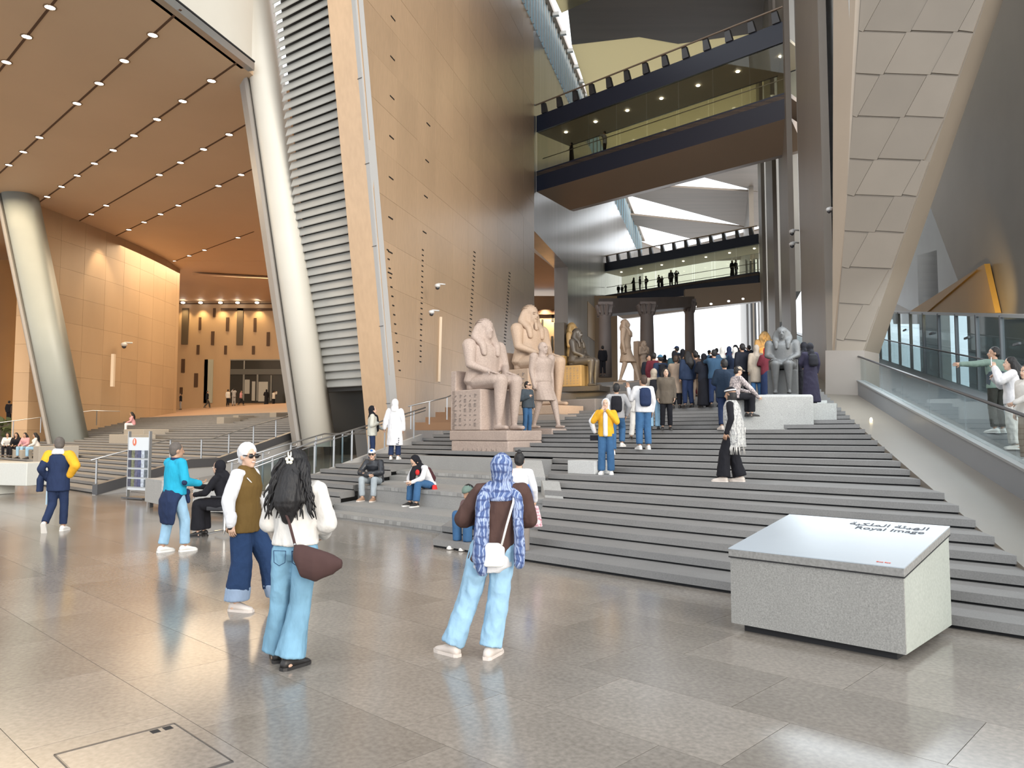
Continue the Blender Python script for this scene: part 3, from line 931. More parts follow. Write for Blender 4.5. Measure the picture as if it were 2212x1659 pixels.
def chain(mb, pts, rs, seg=10, fx=1.0, xdir=None):
    for i in range(len(pts) - 1): limb(mb, pts[i], pts[i + 1], rs[i], rs[i + 1], seg, fx, xdir)
def rings(mb, data, seg=16):
    # data: (centre, rx, ry, xdir, ydir)
    rr = []
    for c, rx, ry, x, y in data:
        rr.append([Vector(c) + Vector(x) * (math.cos(6.28318 * k / seg) * rx) + Vector(y) * (math.sin(6.28318 * k / seg) * ry) for k in range(seg)])
    mb.loft(rr)
def remeshed(mb, name, voxel, smooth=4, wrinkle=0.0, wfreq=9.0, seed=0.0):
    me = mb.mesh('tmp')
    o = bpy.data.objects.new('tmp', me); COL.objects.link(o)
    r = o.modifiers.new('r', 'REMESH'); r.mode = 'VOXEL'; r.voxel_size = voxel
    if smooth:
        s = o.modifiers.new('s', 'SMOOTH'); s.factor = .5; s.iterations = smooth
    dg = bpy.context.evaluated_depsgraph_get()
    out = bpy.data.meshes.new_from_object(o.evaluated_get(dg))
    out.name = name
    bpy.data.objects.remove(o); bpy.data.meshes.remove(me)
    if wrinkle:
        vn = [v.normal.copy() for v in out.vertices]
        for v, n in zip(out.vertices, vn):
            q = v.co
            a = mnoise.noise(V3(q.x * wfreq + seed, q.y * wfreq, q.z * wfreq * .55))
            b = mnoise.noise(V3(q.x * wfreq * 2.3, q.y * wfreq * 2.3 + seed, q.z * wfreq * 1.5))
            v.co = q + n * wrinkle * ((1 - abs(a) * 2.2) * .7 + b * .5)
    return out
def append_raw(me, mb, mat_off=0):
    # add loose detail (fingers, eyes) to a finished mesh, same object
    bm = bmesh.new(); bm.from_mesh(me)
    vs = [bm.verts.new(v) for v in mb.v]
    bm.verts.ensure_lookup_table()
    new = []
    for f, k in zip(mb.f, mb.m):
        try:
            fc = bm.faces.new([vs[i] for i in f]); fc.material_index = k + mat_off; new.append(fc)
        except ValueError: pass
    bmesh.ops.recalc_face_normals(bm, faces=new)
    bm.to_mesh(me); bm.free()

def stand(**o):
    P = dict(pelvis=V3(0, 0, .93), waist=V3(0, 0, 1.08), chest=V3(0, .01, 1.28), neck=V3(0, -.005, 1.44), head=V3(0, .02, 1.578), hd=V3(0, 1, 0), hu=V3(0, 0, 1),
             shL=V3(-.175, -.005, 1.385), shR=V3(.175, -.005, 1.385), elL=V3(-.225, -.035, 1.12), elR=V3(.225, -.035, 1.12), wrL=V3(-.225, .05, .88), wrR=V3(.225, .05, .88),
             hipL=V3(-.085, 0, .90), hipR=V3(.085, 0, .90), knL=V3(-.095, .02, .49), knR=V3(.095, .02, .49), anL=V3(-.105, -.03, .085), anR=V3(.105, -.03, .085),
             toL=V3(-.12, 1, 0), toR=V3(.12, 1, 0), hfL=None, hfR=None, lat=V3(1, 0, 0), curl=.5)
    for k, v in o.items(): P[k] = Vector(v) if isinstance(v, (tuple, list)) else v
    return P
def sit(seat=.45, **o):
    z = seat + .10
    P = stand(pelvis=(0, -.46, z), waist=(0, -.45, z + .15), chest=(0, -.40, z + .36), neck=(0, -.37, z + .51), head=(0, -.33, z + .65),
              shL=(-.175, -.38, z + .455), shR=(.175, -.38, z + .455), elL=(-.235, -.30, z + .20), elR=(.235, -.30, z + .20), wrL=(-.13, -.08, z + .10), wrR=(.13, -.08, z + .10),
              hipL=(-.09, -.43, z - .01), hipR=(.09, -.43, z - .01), knL=(-.12, -.02, max(z, .52)), knR=(.12, -.02, max(z, .52)), anL=(-.11, -.03, .085), anR=(.11, -.03, .085))
    for k, v in o.items(): P[k] = Vector(v) if isinstance(v, (tuple, list)) else v
    return P
def frame(P):
    f = P['hd'].normalized(); u = P['hu']; u = (u - f * u.dot(f)).normalized(); r = f.cross(u)
    return f, u, r
def hand_dir(P, s):
    d = P['hf' + s]
    return (Vector(d).normalized() if d is not None else (P['wr' + s] - P['el' + s]).normalized())
def body_mesh(P, s, vox, fat=1.0, face=True, bald=False, fingers=True, arm=1.0, legs=True, torso=True, muscle=1.0):
    mb = MB(); S = lambda v: Vector(v) * s
    f, u, r = frame(P); h = P['head']
    rot = Matrix((r, f, u)).transposed()
    mb.ball(S(h - f * .012 + u * .022), (.077 * s, .097 * s, .104 * s), 14, 9, rot=rot)
    mb.ball(S(h + f * .028 - u * .042), (.059 * s, .066 * s, .082 * s), 12, 8, rot=rot)
    mb.ball(S(h + f * .066 - u * .098), (.028 * s, .026 * s, .024 * s), 8, 6, rot=rot)
    limb(mb, S(h + f * .090 + u * .012), S(h + f * .108 - u * .026), .010 * s, .0145 * s, 8)
    for k in (-1, 1):
        mb.ball(S(h + r * .079 * k - f * .008 - u * .012), (.012 * s, .022 * s, .034 * s), 8, 6, rot=rot)
    limb(mb, S(P['neck'] - (P['neck'] - P['chest']) * .15), S(h - u * .055 - f * .012), .054 * s * fat, .052 * s * fat)
    lat = P['lat'].normalized()
    if torso:
        fw = UP.cross(lat)
        up_ = (P['neck'] - P['pelvis']).normalized(); fw = up_.cross(lat).normalized()
        rings(mb, [(S(P['pelvis'] - up_ * .06), .12 * s * fat, .09 * s * fat, lat, fw), (S(P['pelvis']), .155 * s * fat, .105 * s * fat, lat, fw), (S(P['waist']), .13 * s * fat, .092 * s * fat, lat, fw),
                   (S(P['chest']), .165 * s * muscle, .112 * s * muscle, lat, fw), (S(P['chest'] + up_ * .08), .165 * s * muscle, .10 * s * muscle, lat, fw), (S(P['neck'] - up_ * .02), .075 * s, .065 * s, lat, fw)])
    for q in 'LR':
        sh, el, wr = P['sh' + q], P['el' + q], P['wr' + q]
        limb(mb, S(sh), S(el), .052 * s * arm * muscle, .041 * s * arm)
        limb(mb, S(el), S(wr), .041 * s * arm, .027 * s * arm)
        d = hand_dir(P, q)
        pn = P.get('pn' + q) or (V3(1, 0, 0) if q == 'L' else V3(-1, 0, 0))
        pn = (pn - d * pn.dot(d)).normalized()
        sd = d.cross(pn)
        limb(mb, S(wr + d * .015), S(wr + d * .075), .024 * s, .019 * s, 10, 1.75, sd)
        if legs:
            limb(mb, S(P['hip' + q]), S(P['kn' + q]), .078 * s * fat, .052 * s * fat)
            limb(mb, S(P['kn' + q]), S(P['an' + q]), .052 * s * fat, .036 * s)
            t = P['to' + q].normalized(); a = P['an' + q]
            g = V3(a.x, a.y, a.z - .05)
            limb(mb, S(g - t * .03), S(g + t * .13), .035 * s, .027 * s, 10, 1.25, t.cross(UP).normalized())
    me = remeshed(mb, 'body', vox * s, 3)
    det = MB()
    if fingers:
        for q in 'LR':
            wr = P['wr' + q]; d = hand_dir(P, q)
            pn = P.get('pn' + q) or (V3(1, 0, 0) if q == 'L' else V3(-1, 0, 0))
            pn = (pn - d * pn.dot(d)).normalized(); sd = d.cross(pn)
            if q == 'R': sd = -sd
            if P.get('th' + q): sd = -sd
            c = P['curl']
            for k, L in enumerate((.072, .080, .075, .058)):
                off = sd * (.030 - k * .019)
                a = wr + d * .075 + off
                m_ = a + (d * math.cos(c * .7) + pn * math.sin(c * .7)) * L * .52
                e = m_ + (d * math.cos(c * 1.9) + pn * math.sin(c * 1.9)) * L * .48
                det.tube([S(a - d * .02), S(a), S(m_), S(e)], [.0085 * s, .0088 * s, .008 * s, .006 * s], 6)
            a = wr + d * .025 + sd * .030
            m_ = a + (d * .6 + sd * .75 + pn * .2).normalized() * .035
            e = m_ + (d * .85 + sd * .3 + pn * .4).normalized() * .030
            det.tube([S(wr + d * .02 + sd * .01), S(a), S(m_), S(e)], [.011 * s, .0105 * s, .009 * s, .007 * s], 6)
    if face:
        for k in (-1, 1):
            e = h + f * .083 + r * .031 * k + u * .006
            det.ball(S(e), (.014 * s, .010 * s, .008 * s), 8, 6, 1, rot)
            det.ball(S(e + f * .0065), (.006 * s, .005 * s, .0065 * s), 8, 6, 2, rot)
            det.box(S(h + f * .090 + r * .032 * k + u * .027), (.018 * s, .006 * s, .0032 * s), r, f, u, 2)
        det.ball(S(h + f * .092 - u * .058), (.023 * s, .007 * s, .006 * s), 8, 6, 3, rot)
    append_raw(me, det)
    return me
EYEW = M('eye_white', (.75, .73, .70), rough=.3)
EYED = M('eye_dark', (.03, .02, .015), rough=.4)
LIPM = M('lips', (.42, .16, .13), rough=.5)
SKINS = {'a': M('skin_light', (.56, .36, .26), rough=.5, var=.04, scale=6), 'b': M('skin_tan', (.40, .235, .155), rough=.5, var=.04, scale=6), 'c': M('skin_brown', (.25, .14, .09), rough=.5, var=.04, scale=6)}
def cloth(name, col, rough=.85, bump=.75, var=.10): return M('cloth_' + name, col, rough=rough, var=var, scale=7, bump=bump, bscale=11, spec=.2, stretch=(1.3, 1.3, .6))

class Person:
    def __init__(s, label, loc, face, h=1.70, P=None, vox=.016, skin='b', face_detail=False, cat='person', group=None, fat=1.0, fingers=True):
        s.k = h / 1.70; s.P = P or stand(); s.vox = vox; s.w = .5 if vox < .02 else .35
        s.root = empty('person', loc, math.radians(face))
        tag(s.root, label, cat, group)
        WLOC[s.root.name] = V3(0, 0, 0)
        me = body_mesh(s.P, s.k, vox, fat, face_detail, fingers=fingers)
        s.body = link('body', me, [SKINS[skin], EYEW, EYED, LIPM], s.root, True)
        s.seed = random.random() * 50
    def S(s, v): return Vector(v) * s.k
    def add(s, name, mb, mat, smooth=4, wrinkle=0.0, wfreq=9.0, vox=None, parent=None, label=None):
        for i in range(len(mb.v)): mb.v[i] = mb.v[i] * s.k
        me = remeshed(mb, name, (vox or s.vox) * s.k, smooth, wrinkle * s.k, wfreq, s.seed)
        o = link(name, me, mat, parent or s.root, True)
        if label: o['label'] = label
        return o
    def raw(s, name, mb, mat, smooth=True, parent=None):
        for i in range(len(mb.v)): mb.v[i] = mb.v[i] * s.k
        me = mb.mesh(name)
        return link(name, me, mat, parent or s.root, smooth)
    def torso_axes(s):
        P = s.P; lat = P['lat'].normalized(); up_ = (P['neck'] - P['pelvis']).normalized(); fw = up_.cross(lat).normalized()
        return lat, fw, up_
    # ---- clothing
    def top(s, mat, length=.10, bulk=1.0, sleeve=1.0, cuff=None, name='jacket', flare=1.0, wrinkle=.006, belly=1.0, sl_r=1.0, collar=True, sleeves=True, hemskew=0):
        P = s.P; mb = MB(); lat, fw, up_ = s.torso_axes(); B = bulk
        hem = P['pelvis'] - up_ * length
        d = [(hem + fw * .0, .175 * B * flare, .125 * B * flare, lat, fw), (P['pelvis'] + up_ * .03, .172 * B * (flare + 1) / 2, .125 * B * (flare + 1) / 2, lat, fw), (P['waist'] + fw * .012 * (belly - 1) * 4, .155 * B, .115 * B * belly, lat, fw),
             (P['chest'] - up_ * .02, .178 * B, .128 * B, lat, fw), (P['chest'] + up_ * .07, .178 * B, .118 * B, lat, fw), (P['neck'] - up_ * .045, .12, .088 * B, lat, fw), (P['neck'] - up_ * .005, .07, .066, lat, fw)]
        rings(mb, d, 18)
        if collar: rings(mb, [(P['neck'] - up_ * .03, .08, .075, lat, fw), (P['neck'] + up_ * .015, .068, .068, lat, fw)], 14)
        if sleeves:
            for q in 'LR':
                sh, el, wr = P['sh' + q], P['el' + q], P['wr' + q]
                limb(mb, P['neck'] - up_ * .06, sh, .06 * B, .068 * B)
                e2 = el if sleeve >= .5 else sh.lerp(el, sleeve * 2)
                limb(mb, sh, sh.lerp(e2, .5), .066 * B, .062 * B * (sl_r + .25) / 1.25); limb(mb, sh.lerp(e2, .5), e2, .062 * B * (sl_r + .25) / 1.25, .058 * B * sl_r)
                if sleeve > .5:
                    w2 = el.lerp(wr, min(1.0, (sleeve - .5) * 2))
                    limb(mb, el, w2, .058 * B * sl_r, .043 * B * (sl_r * .6 + .4))
        return s.add(name, mb, mat, 4, wrinkle if s.vox < .03 else 0, 8)
    def trousers(s, mat, knee=.07, ankle=.065, thigh=.092, low=.06, name='trousers', wrinkle=.006, top=.06, seat=1.0):
        P = s.P; mb = MB(); lat, fw, up_ = s.torso_axes()
        rings(mb, [(P['pelvis'] - up_ * .09, .12, .09, lat, fw), (P['pelvis'] - up_ * .03, .165 * seat, .122 * seat, lat, fw), (P['pelvis'] + up_ * .05, .152, .108, lat, fw), (P['waist'] - up_ * (.10 - top), .138, .098, lat, fw)], 16)
        for q in 'LR':
            hp, kn, an = P['hip' + q], P['kn' + q], P['an' + q]
            limb(mb, hp, kn, thigh, knee, 12)
            end = kn.lerp(an, 1 - (low - .02) / max(.1, (kn - an).length))
            x = P['to' + q].cross(UP).normalized(); ax_ = (kn - an).normalized(); x = (x - ax_ * x.dot(ax_)).normalized(); y = ax_.cross(x)
            rings(mb, [(kn + (kn - an).normalized() * .03, knee * .92, knee * .92, x, y), (kn, knee, knee, x, y), (kn.lerp(end, .5), (knee + ankle) / 2 * .99, (knee + ankle) / 2, x, y), (end, ankle, ankle * 1.1, x, y)], 14)
        return s.add(name, mb, mat, 4, wrinkle if s.vox < .03 else 0, 10)
    def skirt(s, mat, z0=.05, r0=.24, name='skirt', top=None, wrinkle=.010):
        P = s.P; mb = MB(); lat, fw, up_ = s.torso_axes()
        t = P['waist'] if top is None else Vector(top)
        b = (P['anL'] + P['anR']) / 2; b = V3(b.x, b.y, z0)
        rings(mb, [(b, r0, r0 * .85, lat, fw), (b.lerp(t, .5), r0 * .82, r0 * .7, lat, fw), (P['pelvis'], .18, .14, lat, fw), (t, .15, .11, lat, fw)], 20)
        return s.add(name, mb, mat, 4, wrinkle if s.vox < .03 else 0, 9)
    def shoes(s, mat, sole=None, size=1.0):
        P = s.P
        for q in 'LR':
            a = P['an' + q]; t = P['to' + q].normalized(); x = t.cross(UP).normalized(); n = x.cross(t).normalized()
            base = V3(a.x, a.y, a.z) - n * .085
            mb = MB(); z = size
            def rg(y, hw, hh): return [base + t * y * z + x * (cx_ * hw * z) + n * (.022 + cz * (hh - .022)) for cx_, cz in ((-1, 0), (-.95, .55), (-.55, .95), (0, 1), (.55, .95), (.95, .55), (1, 0))]
            mb.loft([rg(-.075, .026, .07), rg(-.05, .036, .10), rg(.0, .040, .105), rg(.06, .043, .085), rg(.12, .046, .062), rg(.165, .040, .050), rg(.19, .022, .035)])
            o = s.raw('shoe', mb, mat)
            sb = MB()
            def rs(y, hw): return [base + t * y * z + x * hw * z * k + n * e for k, e in ((-1, 0), (1, 0), (1, .026), (-1, .026))]
            sb.loft([rs(-.082, .024), rs(-.055, .039), (rs(.0, .041)), rs(.06, .044), rs(.12, .049), rs(.17, .042), rs(.198, .022)])
            s.raw('sole', sb, sole or mat, False, o)
    # ---- heads
    def hf(s): return (s.P['head'],) + frame(s.P)
    def hair(s, mat, kind='short', name='hair'):
        h, f, u, r = s.hf(); rot = Matrix((r, f, u)).transposed(); mb = MB()
        mb.ball(h - f * .026 + u * .036, (.086, .098, .104), 14, 9, rot=rot)
        if kind == 'short':
            mb.ball(h - f * .045 - u * .01, (.080, .072, .085), 12, 8, rot=rot)
        if kind == 'bun':
            mb.ball(h - f * .05 - u * .0, (.080, .075, .085), 12, 8, rot=rot); mb.ball(h - f * .06 + u * .145, .042, 10, 7)
        if kind == 'long':
            n = s.P['neck']; c = s.P['chest']
            pts = [h - f * .055, n - f * .075 + u * .04, c - f * .135 + u * .04, c - f * .14 - u * .10]
            chain(mb, pts, [.085, .105, .115, .05], 12, 1.0)
            for k in (-1, 1): chain(mb, [h + r * .07 * k - f * .03, n + r * .085 * k - f * .05, c + r * .11 * k - f * .10 + u * .05], [.05, .06, .045], 10)
        return s.add(name, mb, mat, 3, .006, 16, vox=min(s.vox, .014) if s.vox < .02 else s.vox)
    def hijab(s, mat, drape=True, name='headscarf', tail=0.0, wr=.005):
        h, f, u, r = s.hf(); rot = Matrix((r, f, u)).transposed(); mb = MB()
        mb.ball(h - f * .040 + u * .018, (.096, .106, .124), 16, 10, rot=rot)
        mb.ball(h - f * .045 - u * .065, (.088, .090, .09), 12, 8, rot=rot)
        n = s.P['neck']; c = s.P['chest']; lat, fw, up_ = s.torso_axes()
        if drape:
            rings(mb, [(n - up_ * .13, .165, .135, lat, fw), (n - up_ * .05, .135, .115, lat, fw), (n + up_ * .03, .088, .092, lat, fw), (n + up_ * .07, .078, .08, lat, fw)], 16)
        else:
            rings(mb, [(n - up_ * .02, .085, .08, lat, fw), (n + up_ * .05, .075, .075, lat, fw)], 14)
        if tail: chain(mb, [n - fw * .10, c - fw * .14, c - fw * .14 - up_ * tail], [.07, .085, .07], 10)
        return s.add(name, mb, mat, 3, wr, 14, vox=min(s.vox, .014) if s.vox < .02 else s.vox)
    def cap(s, mat, brim=True, name='cap', brim_mat=None, beanie=False):
        h, f, u, r = s.hf(); rot = Matrix((r, f, u)).transposed(); mb = MB()
        rr = []
        for k in range(7):
            th = (math.pi / 2) * k / 6.2
            rr.append([h - f * .012 + u * (.045 + .092 * math.sin(th)) + r * (.089 * math.cos(th) * math.cos(6.28318 * q / 16)) + f * (.109 * math.cos(th) * math.sin(6.28318 * q / 16)) for q in range(16)])
        mb.loft(rr)
        o = s.raw(name, mb, mat)
        if brim:
            bm_ = MB()
            for sgn in (0,):
                A = [h + u * .048 + f * .08 + r * .075, h + u * .046 + f * .13 + r * .065, h + u * .040 + f * .165 + r * .03, h + u * .040 + f * .165 - r * .03, h + u * .046 + f * .13 - r * .065, h + u * .048 + f * .08 - r * .075]
                bm_.prism(A, u * .008)
            s.raw('brim', bm_, brim_mat or mat, False, o)
        return o
    def glasses(s, mat):
        h, f, u, r = s.hf(); mb = MB(); rot = Matrix((r, f, u)).transposed()
        for k in (-1, 1):
            mb.ball(h + f * .101 + r * .034 * k + u * .004, (.030, .010, .023), 12, 6, 0, rot)
            mb.box(h + f * .05 + r * .077 * k + u * .010, (.003, .05, .006), r, f, u)
        mb.box(h + f * .108 + u * .010, (.010, .004, .005), r, f, u)
        return s.raw('sunglasses', mb, mat)
    # ---- things worn as parts
    def backpack(s, mat, name='backpack', sz=1.0):
        lat, fw, up_ = s.torso_axes(); c = s.P['chest']; mb = MB()
        rings(mb, [(c - fw * .19 - up_ * .27 * sz, .10, .05, lat, fw), (c - fw * .20 - up_ * .22 * sz, .135, .085, lat, fw), (c - fw * .195 - up_ * .05, .14, .085, lat, fw), (c - fw * .175 + up_ * .08 * sz, .125, .065, lat, fw), (c - fw * .16 + up_ * .12 * sz, .08, .04, lat, fw)], 14)
        o = s.add(name, mb, mat, 3)
        st = MB()
        for k in (-1, 1):
            st.tube([c + lat * .09 * k - fw * .12 + up_ * .08, c + lat * .115 * k - fw * .02 + up_ * .145, c + lat * .12 * k + fw * .105 + up_ * .08, c + lat * .13 * k + fw * .12 - up_ * .06, c + lat * .155 * k - fw * .02 - up_ * .20], .016, 6)
        s.raw('strap', st, mat, True, o)
        return o
def place(px, py, hpx, h):
    D = F * h / hpx
    return PD(px, py, D)
# ------------------------------------------------------------------ ancient statues
ROSE = M('rose_granite', (.40, .315, .27), rough=.7, var=.10, scale=1.3, speck=.14, sscale=30, bump=.25, bscale=14)
SAND = M('sand_granite', (.42, .31, .23), rough=.65, var=.08, scale=1.2, speck=.10, sscale=30, bump=.2, bscale=14)
BASALT = M('dark_basalt', (.075, .062, .05), rough=.4, var=.10, scale=2, speck=.1, bump=.1)
GOLDLIT = M('gold_lit_stone', (.34, .22, .09), rough=.45, var=.1, scale=2, bump=.1)  # golden lamplight on the dark statues put into the colour
GREYST = M('grey_granodiorite', (.07, .07, .07), rough=.55, var=.12, scale=2, speck=.15, bump=.2)
PEDM = M('pedestal_stone', (.27, .235, .21), rough=.6, var=.08, scale=1, speck=.1, sscale=40)
def statue(label, loc, face, H, kind, mat, nemes=True, beard=True, throne=True, pillar=False, vox=.016, seat=.50, worn=False, apron=True, crown=0, throne_mat=None):
    s = H / 1.70
    root = tag(empty('statue', loc, math.radians(face)), label, 'statue')
    root.scale = (1.16, 1.08, 1.0)
    WLOC[root.name] = V3(0, 0, 0)
    if kind == 'sit':
        P = sit(seat, wrL=(-.115, -.17, seat + .215), wrR=(.115, -.17, seat + .215), elL=(-.25, -.34, seat + .30), elR=(.25, -.34, seat + .30), hfL=(.02, 1, -.22), hfR=(-.02, 1, -.22), pnL=V3(0, 0, -1), pnR=V3(0, 0, -1), knL=(-.105, .0, seat + .10), knR=(.105, .0, seat + .10), curl=.05,
                shL=(-.215, -.40, seat + .55), shR=(.215, -.40, seat + .55), pelvis=(0, -.43, seat + .10), chest=(0, -.41, seat + .46), neck=(0, -.40, seat + .61), head=(0, -.37, seat + .755), waist=(0, -.42, seat + .27), hipL=(-.10, -.36, seat + .09), hipR=(.10, -.36, seat + .09), toL=(-.05, 1, 0), toR=(.05, 1, 0))
    elif kind == 'walk':
        P = stand(anL=(-.09, .30, .085), knL=(-.09, .20, .50), anR=(.09, -.12, .085), knR=(.09, .0, .50), elL=(-.235, -.03, 1.12), elR=(.235, -.03, 1.12), wrL=(-.225, .02, .84), wrR=(.225, .02, .84), shL=(-.205, 0, 1.40), shR=(.205, 0, 1.40), toL=(0, 1, 0), toR=(0, 1, 0), curl=1.3)
    else:
        P = stand(elL=(-.25, .0, 1.12), elR=(.25, .0, 1.12), wrL=(-.05, .16, 1.22), wrR=(.05, .16, 1.17), hfL=(1, .1, .1), hfR=(-1, .1, .1), shL=(-.2, 0, 1.39), shR=(.2, 0, 1.39), anL=(-.07, 0, .085), anR=(.07, 0, .085), toL=(0, 1, 0), toR=(0, 1, 0), curl=1.2)
    me = body_mesh(P, s, vox, 1.55 if kind == 'sit' else 1.35, not worn, fingers=True, arm=1.3, muscle=1.22)
    fig = link('figure', me, [mat, mat, mat, mat], root, True)
    f, u, r = frame(P); h = P['head']; S = lambda v: Vector(v) * s
    rot = Matrix((r, f, u)).transposed(); n = P['neck']; c = P['chest']
    if nemes:
        mb = MB()
        mb.ball((h - f * .03 + u * .045), (.10, .105, .095), 16, 9, rot=rot)
        limb(mb, h - f * .04, h - f * .06 - u * .10, .10, .115, 12, 1.15, r)
        for k in (-1, 1):
            chain(mb, [h + r * .085 * k - f * .03 + u * .02, n + r * .115 * k - f * .01 + u * .05, c + r * .10 * k + f * .105 + u * .09, c + r * .095 * k + f * .125 - u * .02], [.045, .055, .04, .030], 10, 1.2, r)
        if crown: limb(mb, h + u * .10 - f * .02, h + u * (.10 + crown) - f * .04, .085, .06, 12)
        mb.v = [v * s for v in mb.v]
        link('headcloth', remeshed(mb, 'headcloth', vox * s, 3), mat, root, True)
        if beard and not worn:
            bm_ = MB(); limb(bm_, h + f * .075 - u * .12, h + f * .085 - u * .20, .018, .024, 8); bm_.v = [v * s for v in bm_.v]
            link('beard', bm_.mesh('beard'), mat, root, True)
        # pleats of the headcloth
        st = MB()
        for k in range(7):
            a = math.radians(-62 + k * 20.6)
            q = [h - f * .03 + u * .045 + r * (.104 * math.sin(a) * math.cos(b)) + u * (.100 * math.cos(a)) * math.cos(b) - f * .11 * math.sin(b) for b in (-.4, 0, .5, 1.0, 1.4)]
            st.tube(q, .005, 5)
        st.v = [v * s for v in st.v]
        link('pleats', st.mesh('pleats'), mat, root, True)
    # kilt
    mb = MB(); lat = V3(1, 0, 0)
    if kind == 'sit':
        for k, q in ((-1, 'L'), (1, 'R')): limb(mb, P['hip' + q], P['kn' + q] - V3(0, .03, 0), .105, .080, 12, 1.2, lat)
        rings(mb, [(P['pelvis'] - V3(0, 0, .10), .20, .14, lat, V3(0, 1, 0)), (P['pelvis'], .20, .15, lat, V3(0, 1, 0)), (P['waist'] - V3(0, 0, .03), .155, .12, lat, V3(0, 1, 0))])
        rings(mb, [(V3(0, -.35, seat + .02), .19, .2, lat, V3(0, 1, 0)), (V3(0, -.28, seat + .09), .19, .27, lat, V3(0, 1, 0)), (V3(0, -.30, seat + .15), .15, .2, lat, V3(0, 1, 0))])
    else:
        y = .06 if kind == 'walk' else 0
        rings(mb, [(V3(0, y, .54), .18, .16 + y, lat, V3(0, 1, 0)), (V3(0, y * .5, .75), .185, .15, lat, V3(0, 1, 0)), (P['pelvis'], .18, .13, lat, V3(0, 1, 0)), (P['waist'] - V3(0, 0, .04), .15, .11, lat, V3(0, 1, 0))])
        if kind == 'osiris':
            rings(mb, [(V3(0, 0, .06), .14, .12, lat, V3(0, 1, 0)), (V3(0, 0, .5), .16, .12, lat, V3(0, 1, 0)), (V3(0, 0, .95), .18, .13, lat, V3(0, 1, 0))])
    mb.v = [v * s for v in mb.v]
    link('kilt', remeshed(mb, 'kilt', vox * s, 3), mat, root, True)
    if throne:
        tm = throne_mat or mat
        mb = MB()
        mb.box(S((0, -.42, seat / 2)), (.245 * s, .25 * s, seat / 2 * s * .99))
        mb.box(S((0, -.645, seat / 2 + .12)), (.245 * s, .045 * s, (seat / 2 + .12) * s))
        th = link('throne', mb.mesh('throne'), tm, root)
        b = th.modifiers.new('bevel', 'BEVEL'); b.width = .012 * s; b.segments = 2
        # carved signs on the throne side
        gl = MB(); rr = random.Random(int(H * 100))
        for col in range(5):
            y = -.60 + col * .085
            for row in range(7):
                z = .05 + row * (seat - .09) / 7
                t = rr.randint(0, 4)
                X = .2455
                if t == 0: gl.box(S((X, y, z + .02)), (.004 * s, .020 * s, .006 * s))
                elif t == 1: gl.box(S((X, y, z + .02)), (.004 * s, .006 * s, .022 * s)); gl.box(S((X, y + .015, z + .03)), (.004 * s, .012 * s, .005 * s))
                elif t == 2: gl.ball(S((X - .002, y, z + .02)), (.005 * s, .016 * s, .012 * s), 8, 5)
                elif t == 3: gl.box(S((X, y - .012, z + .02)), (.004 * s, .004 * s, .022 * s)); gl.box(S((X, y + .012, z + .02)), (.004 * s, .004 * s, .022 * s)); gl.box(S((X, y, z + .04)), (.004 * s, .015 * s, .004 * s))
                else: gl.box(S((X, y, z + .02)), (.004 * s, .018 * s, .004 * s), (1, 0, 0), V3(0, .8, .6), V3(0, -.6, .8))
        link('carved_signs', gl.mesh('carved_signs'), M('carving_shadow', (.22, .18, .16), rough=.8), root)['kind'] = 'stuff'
    if pillar:
        mb = MB().box(S((0, -.24, .82)), (.22 * s, .12 * s, .88 * s)); 
        pl = link('back_pillar', mb.mesh('back_pillar'), tm_pillar(mat), root)
    mb = MB(); y0, y1 = ((-.70, .26) if kind == 'sit' else (-.26, .48 if kind == 'walk' else .26))
    mb.box(S((0, (y0 + y1) / 2, -.06)), (.25 * s, (y1 - y0) / 2 * s, .06 * s))
    b = link('plinth', mb.mesh('plinth'), mat, root).modifiers.new('bevel', 'BEVEL'); b.width = .01 * s; b.segments = 2
    return root
def tm_pillar(m): return BASALT if m in (GOLDLIT,) else m
def pedestal(label, loc, face, w, d, h, mat, dy=0.0, front=None):
    o = MB().box((0, dy, -h / 2), (w / 2, d / 2, h / 2)).build('pedestal', mat, None, bevel=.03)
    o.location = loc; o.rotation_euler = (0, 0, math.radians(face))
    tag(o, label, 'pedestal')
    return o
FD_ = -136        # the left-hand statues look towards the steps and the visitors

# S1, nearest seated king on its inscribed block
q = PD(1098, 930, 22.0)
statue('large seated stone king with a worn blank face, nearest on the left of the steps', q, FD_, 4.05, 'sit', ROSE, worn=True, beard=False, vox=.014, seat=.50)
pd = tag(empty('pedestal', q - UP * .29, math.radians(FD_)), 'carved block under the nearest seated king, its front lit golden', 'pedestal')
WLOC[pd.name] = V3(0, 0, 0)
me = MB().box((0, -.52, -.45), (.68, 1.22, .45)).mesh('block')
b = link('block', me, ROSE, pd).modifiers.new('bevel', 'BEVEL'); b.width = .05; b.segments = 3
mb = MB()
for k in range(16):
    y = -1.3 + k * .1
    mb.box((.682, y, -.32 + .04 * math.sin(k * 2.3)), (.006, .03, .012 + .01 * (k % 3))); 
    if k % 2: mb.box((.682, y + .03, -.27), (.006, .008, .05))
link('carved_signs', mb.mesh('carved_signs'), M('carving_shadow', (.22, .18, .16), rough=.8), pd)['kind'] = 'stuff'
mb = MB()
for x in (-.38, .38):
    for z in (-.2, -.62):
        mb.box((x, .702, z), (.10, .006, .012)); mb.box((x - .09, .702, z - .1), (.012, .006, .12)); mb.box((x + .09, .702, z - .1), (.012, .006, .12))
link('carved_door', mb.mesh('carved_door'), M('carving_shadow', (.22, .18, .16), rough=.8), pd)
fdir = V3(math.sin(math.radians(-FD_)), math.cos(math.radians(-FD_)), 0)
lp = q + fdir * 1.7 - UP * .25
spot_light('pedestal_lamp', q + fdir * 2.2 - UP * .8, q + fdir * .6 - UP * .75, 55, (1, .66, .33), 80)
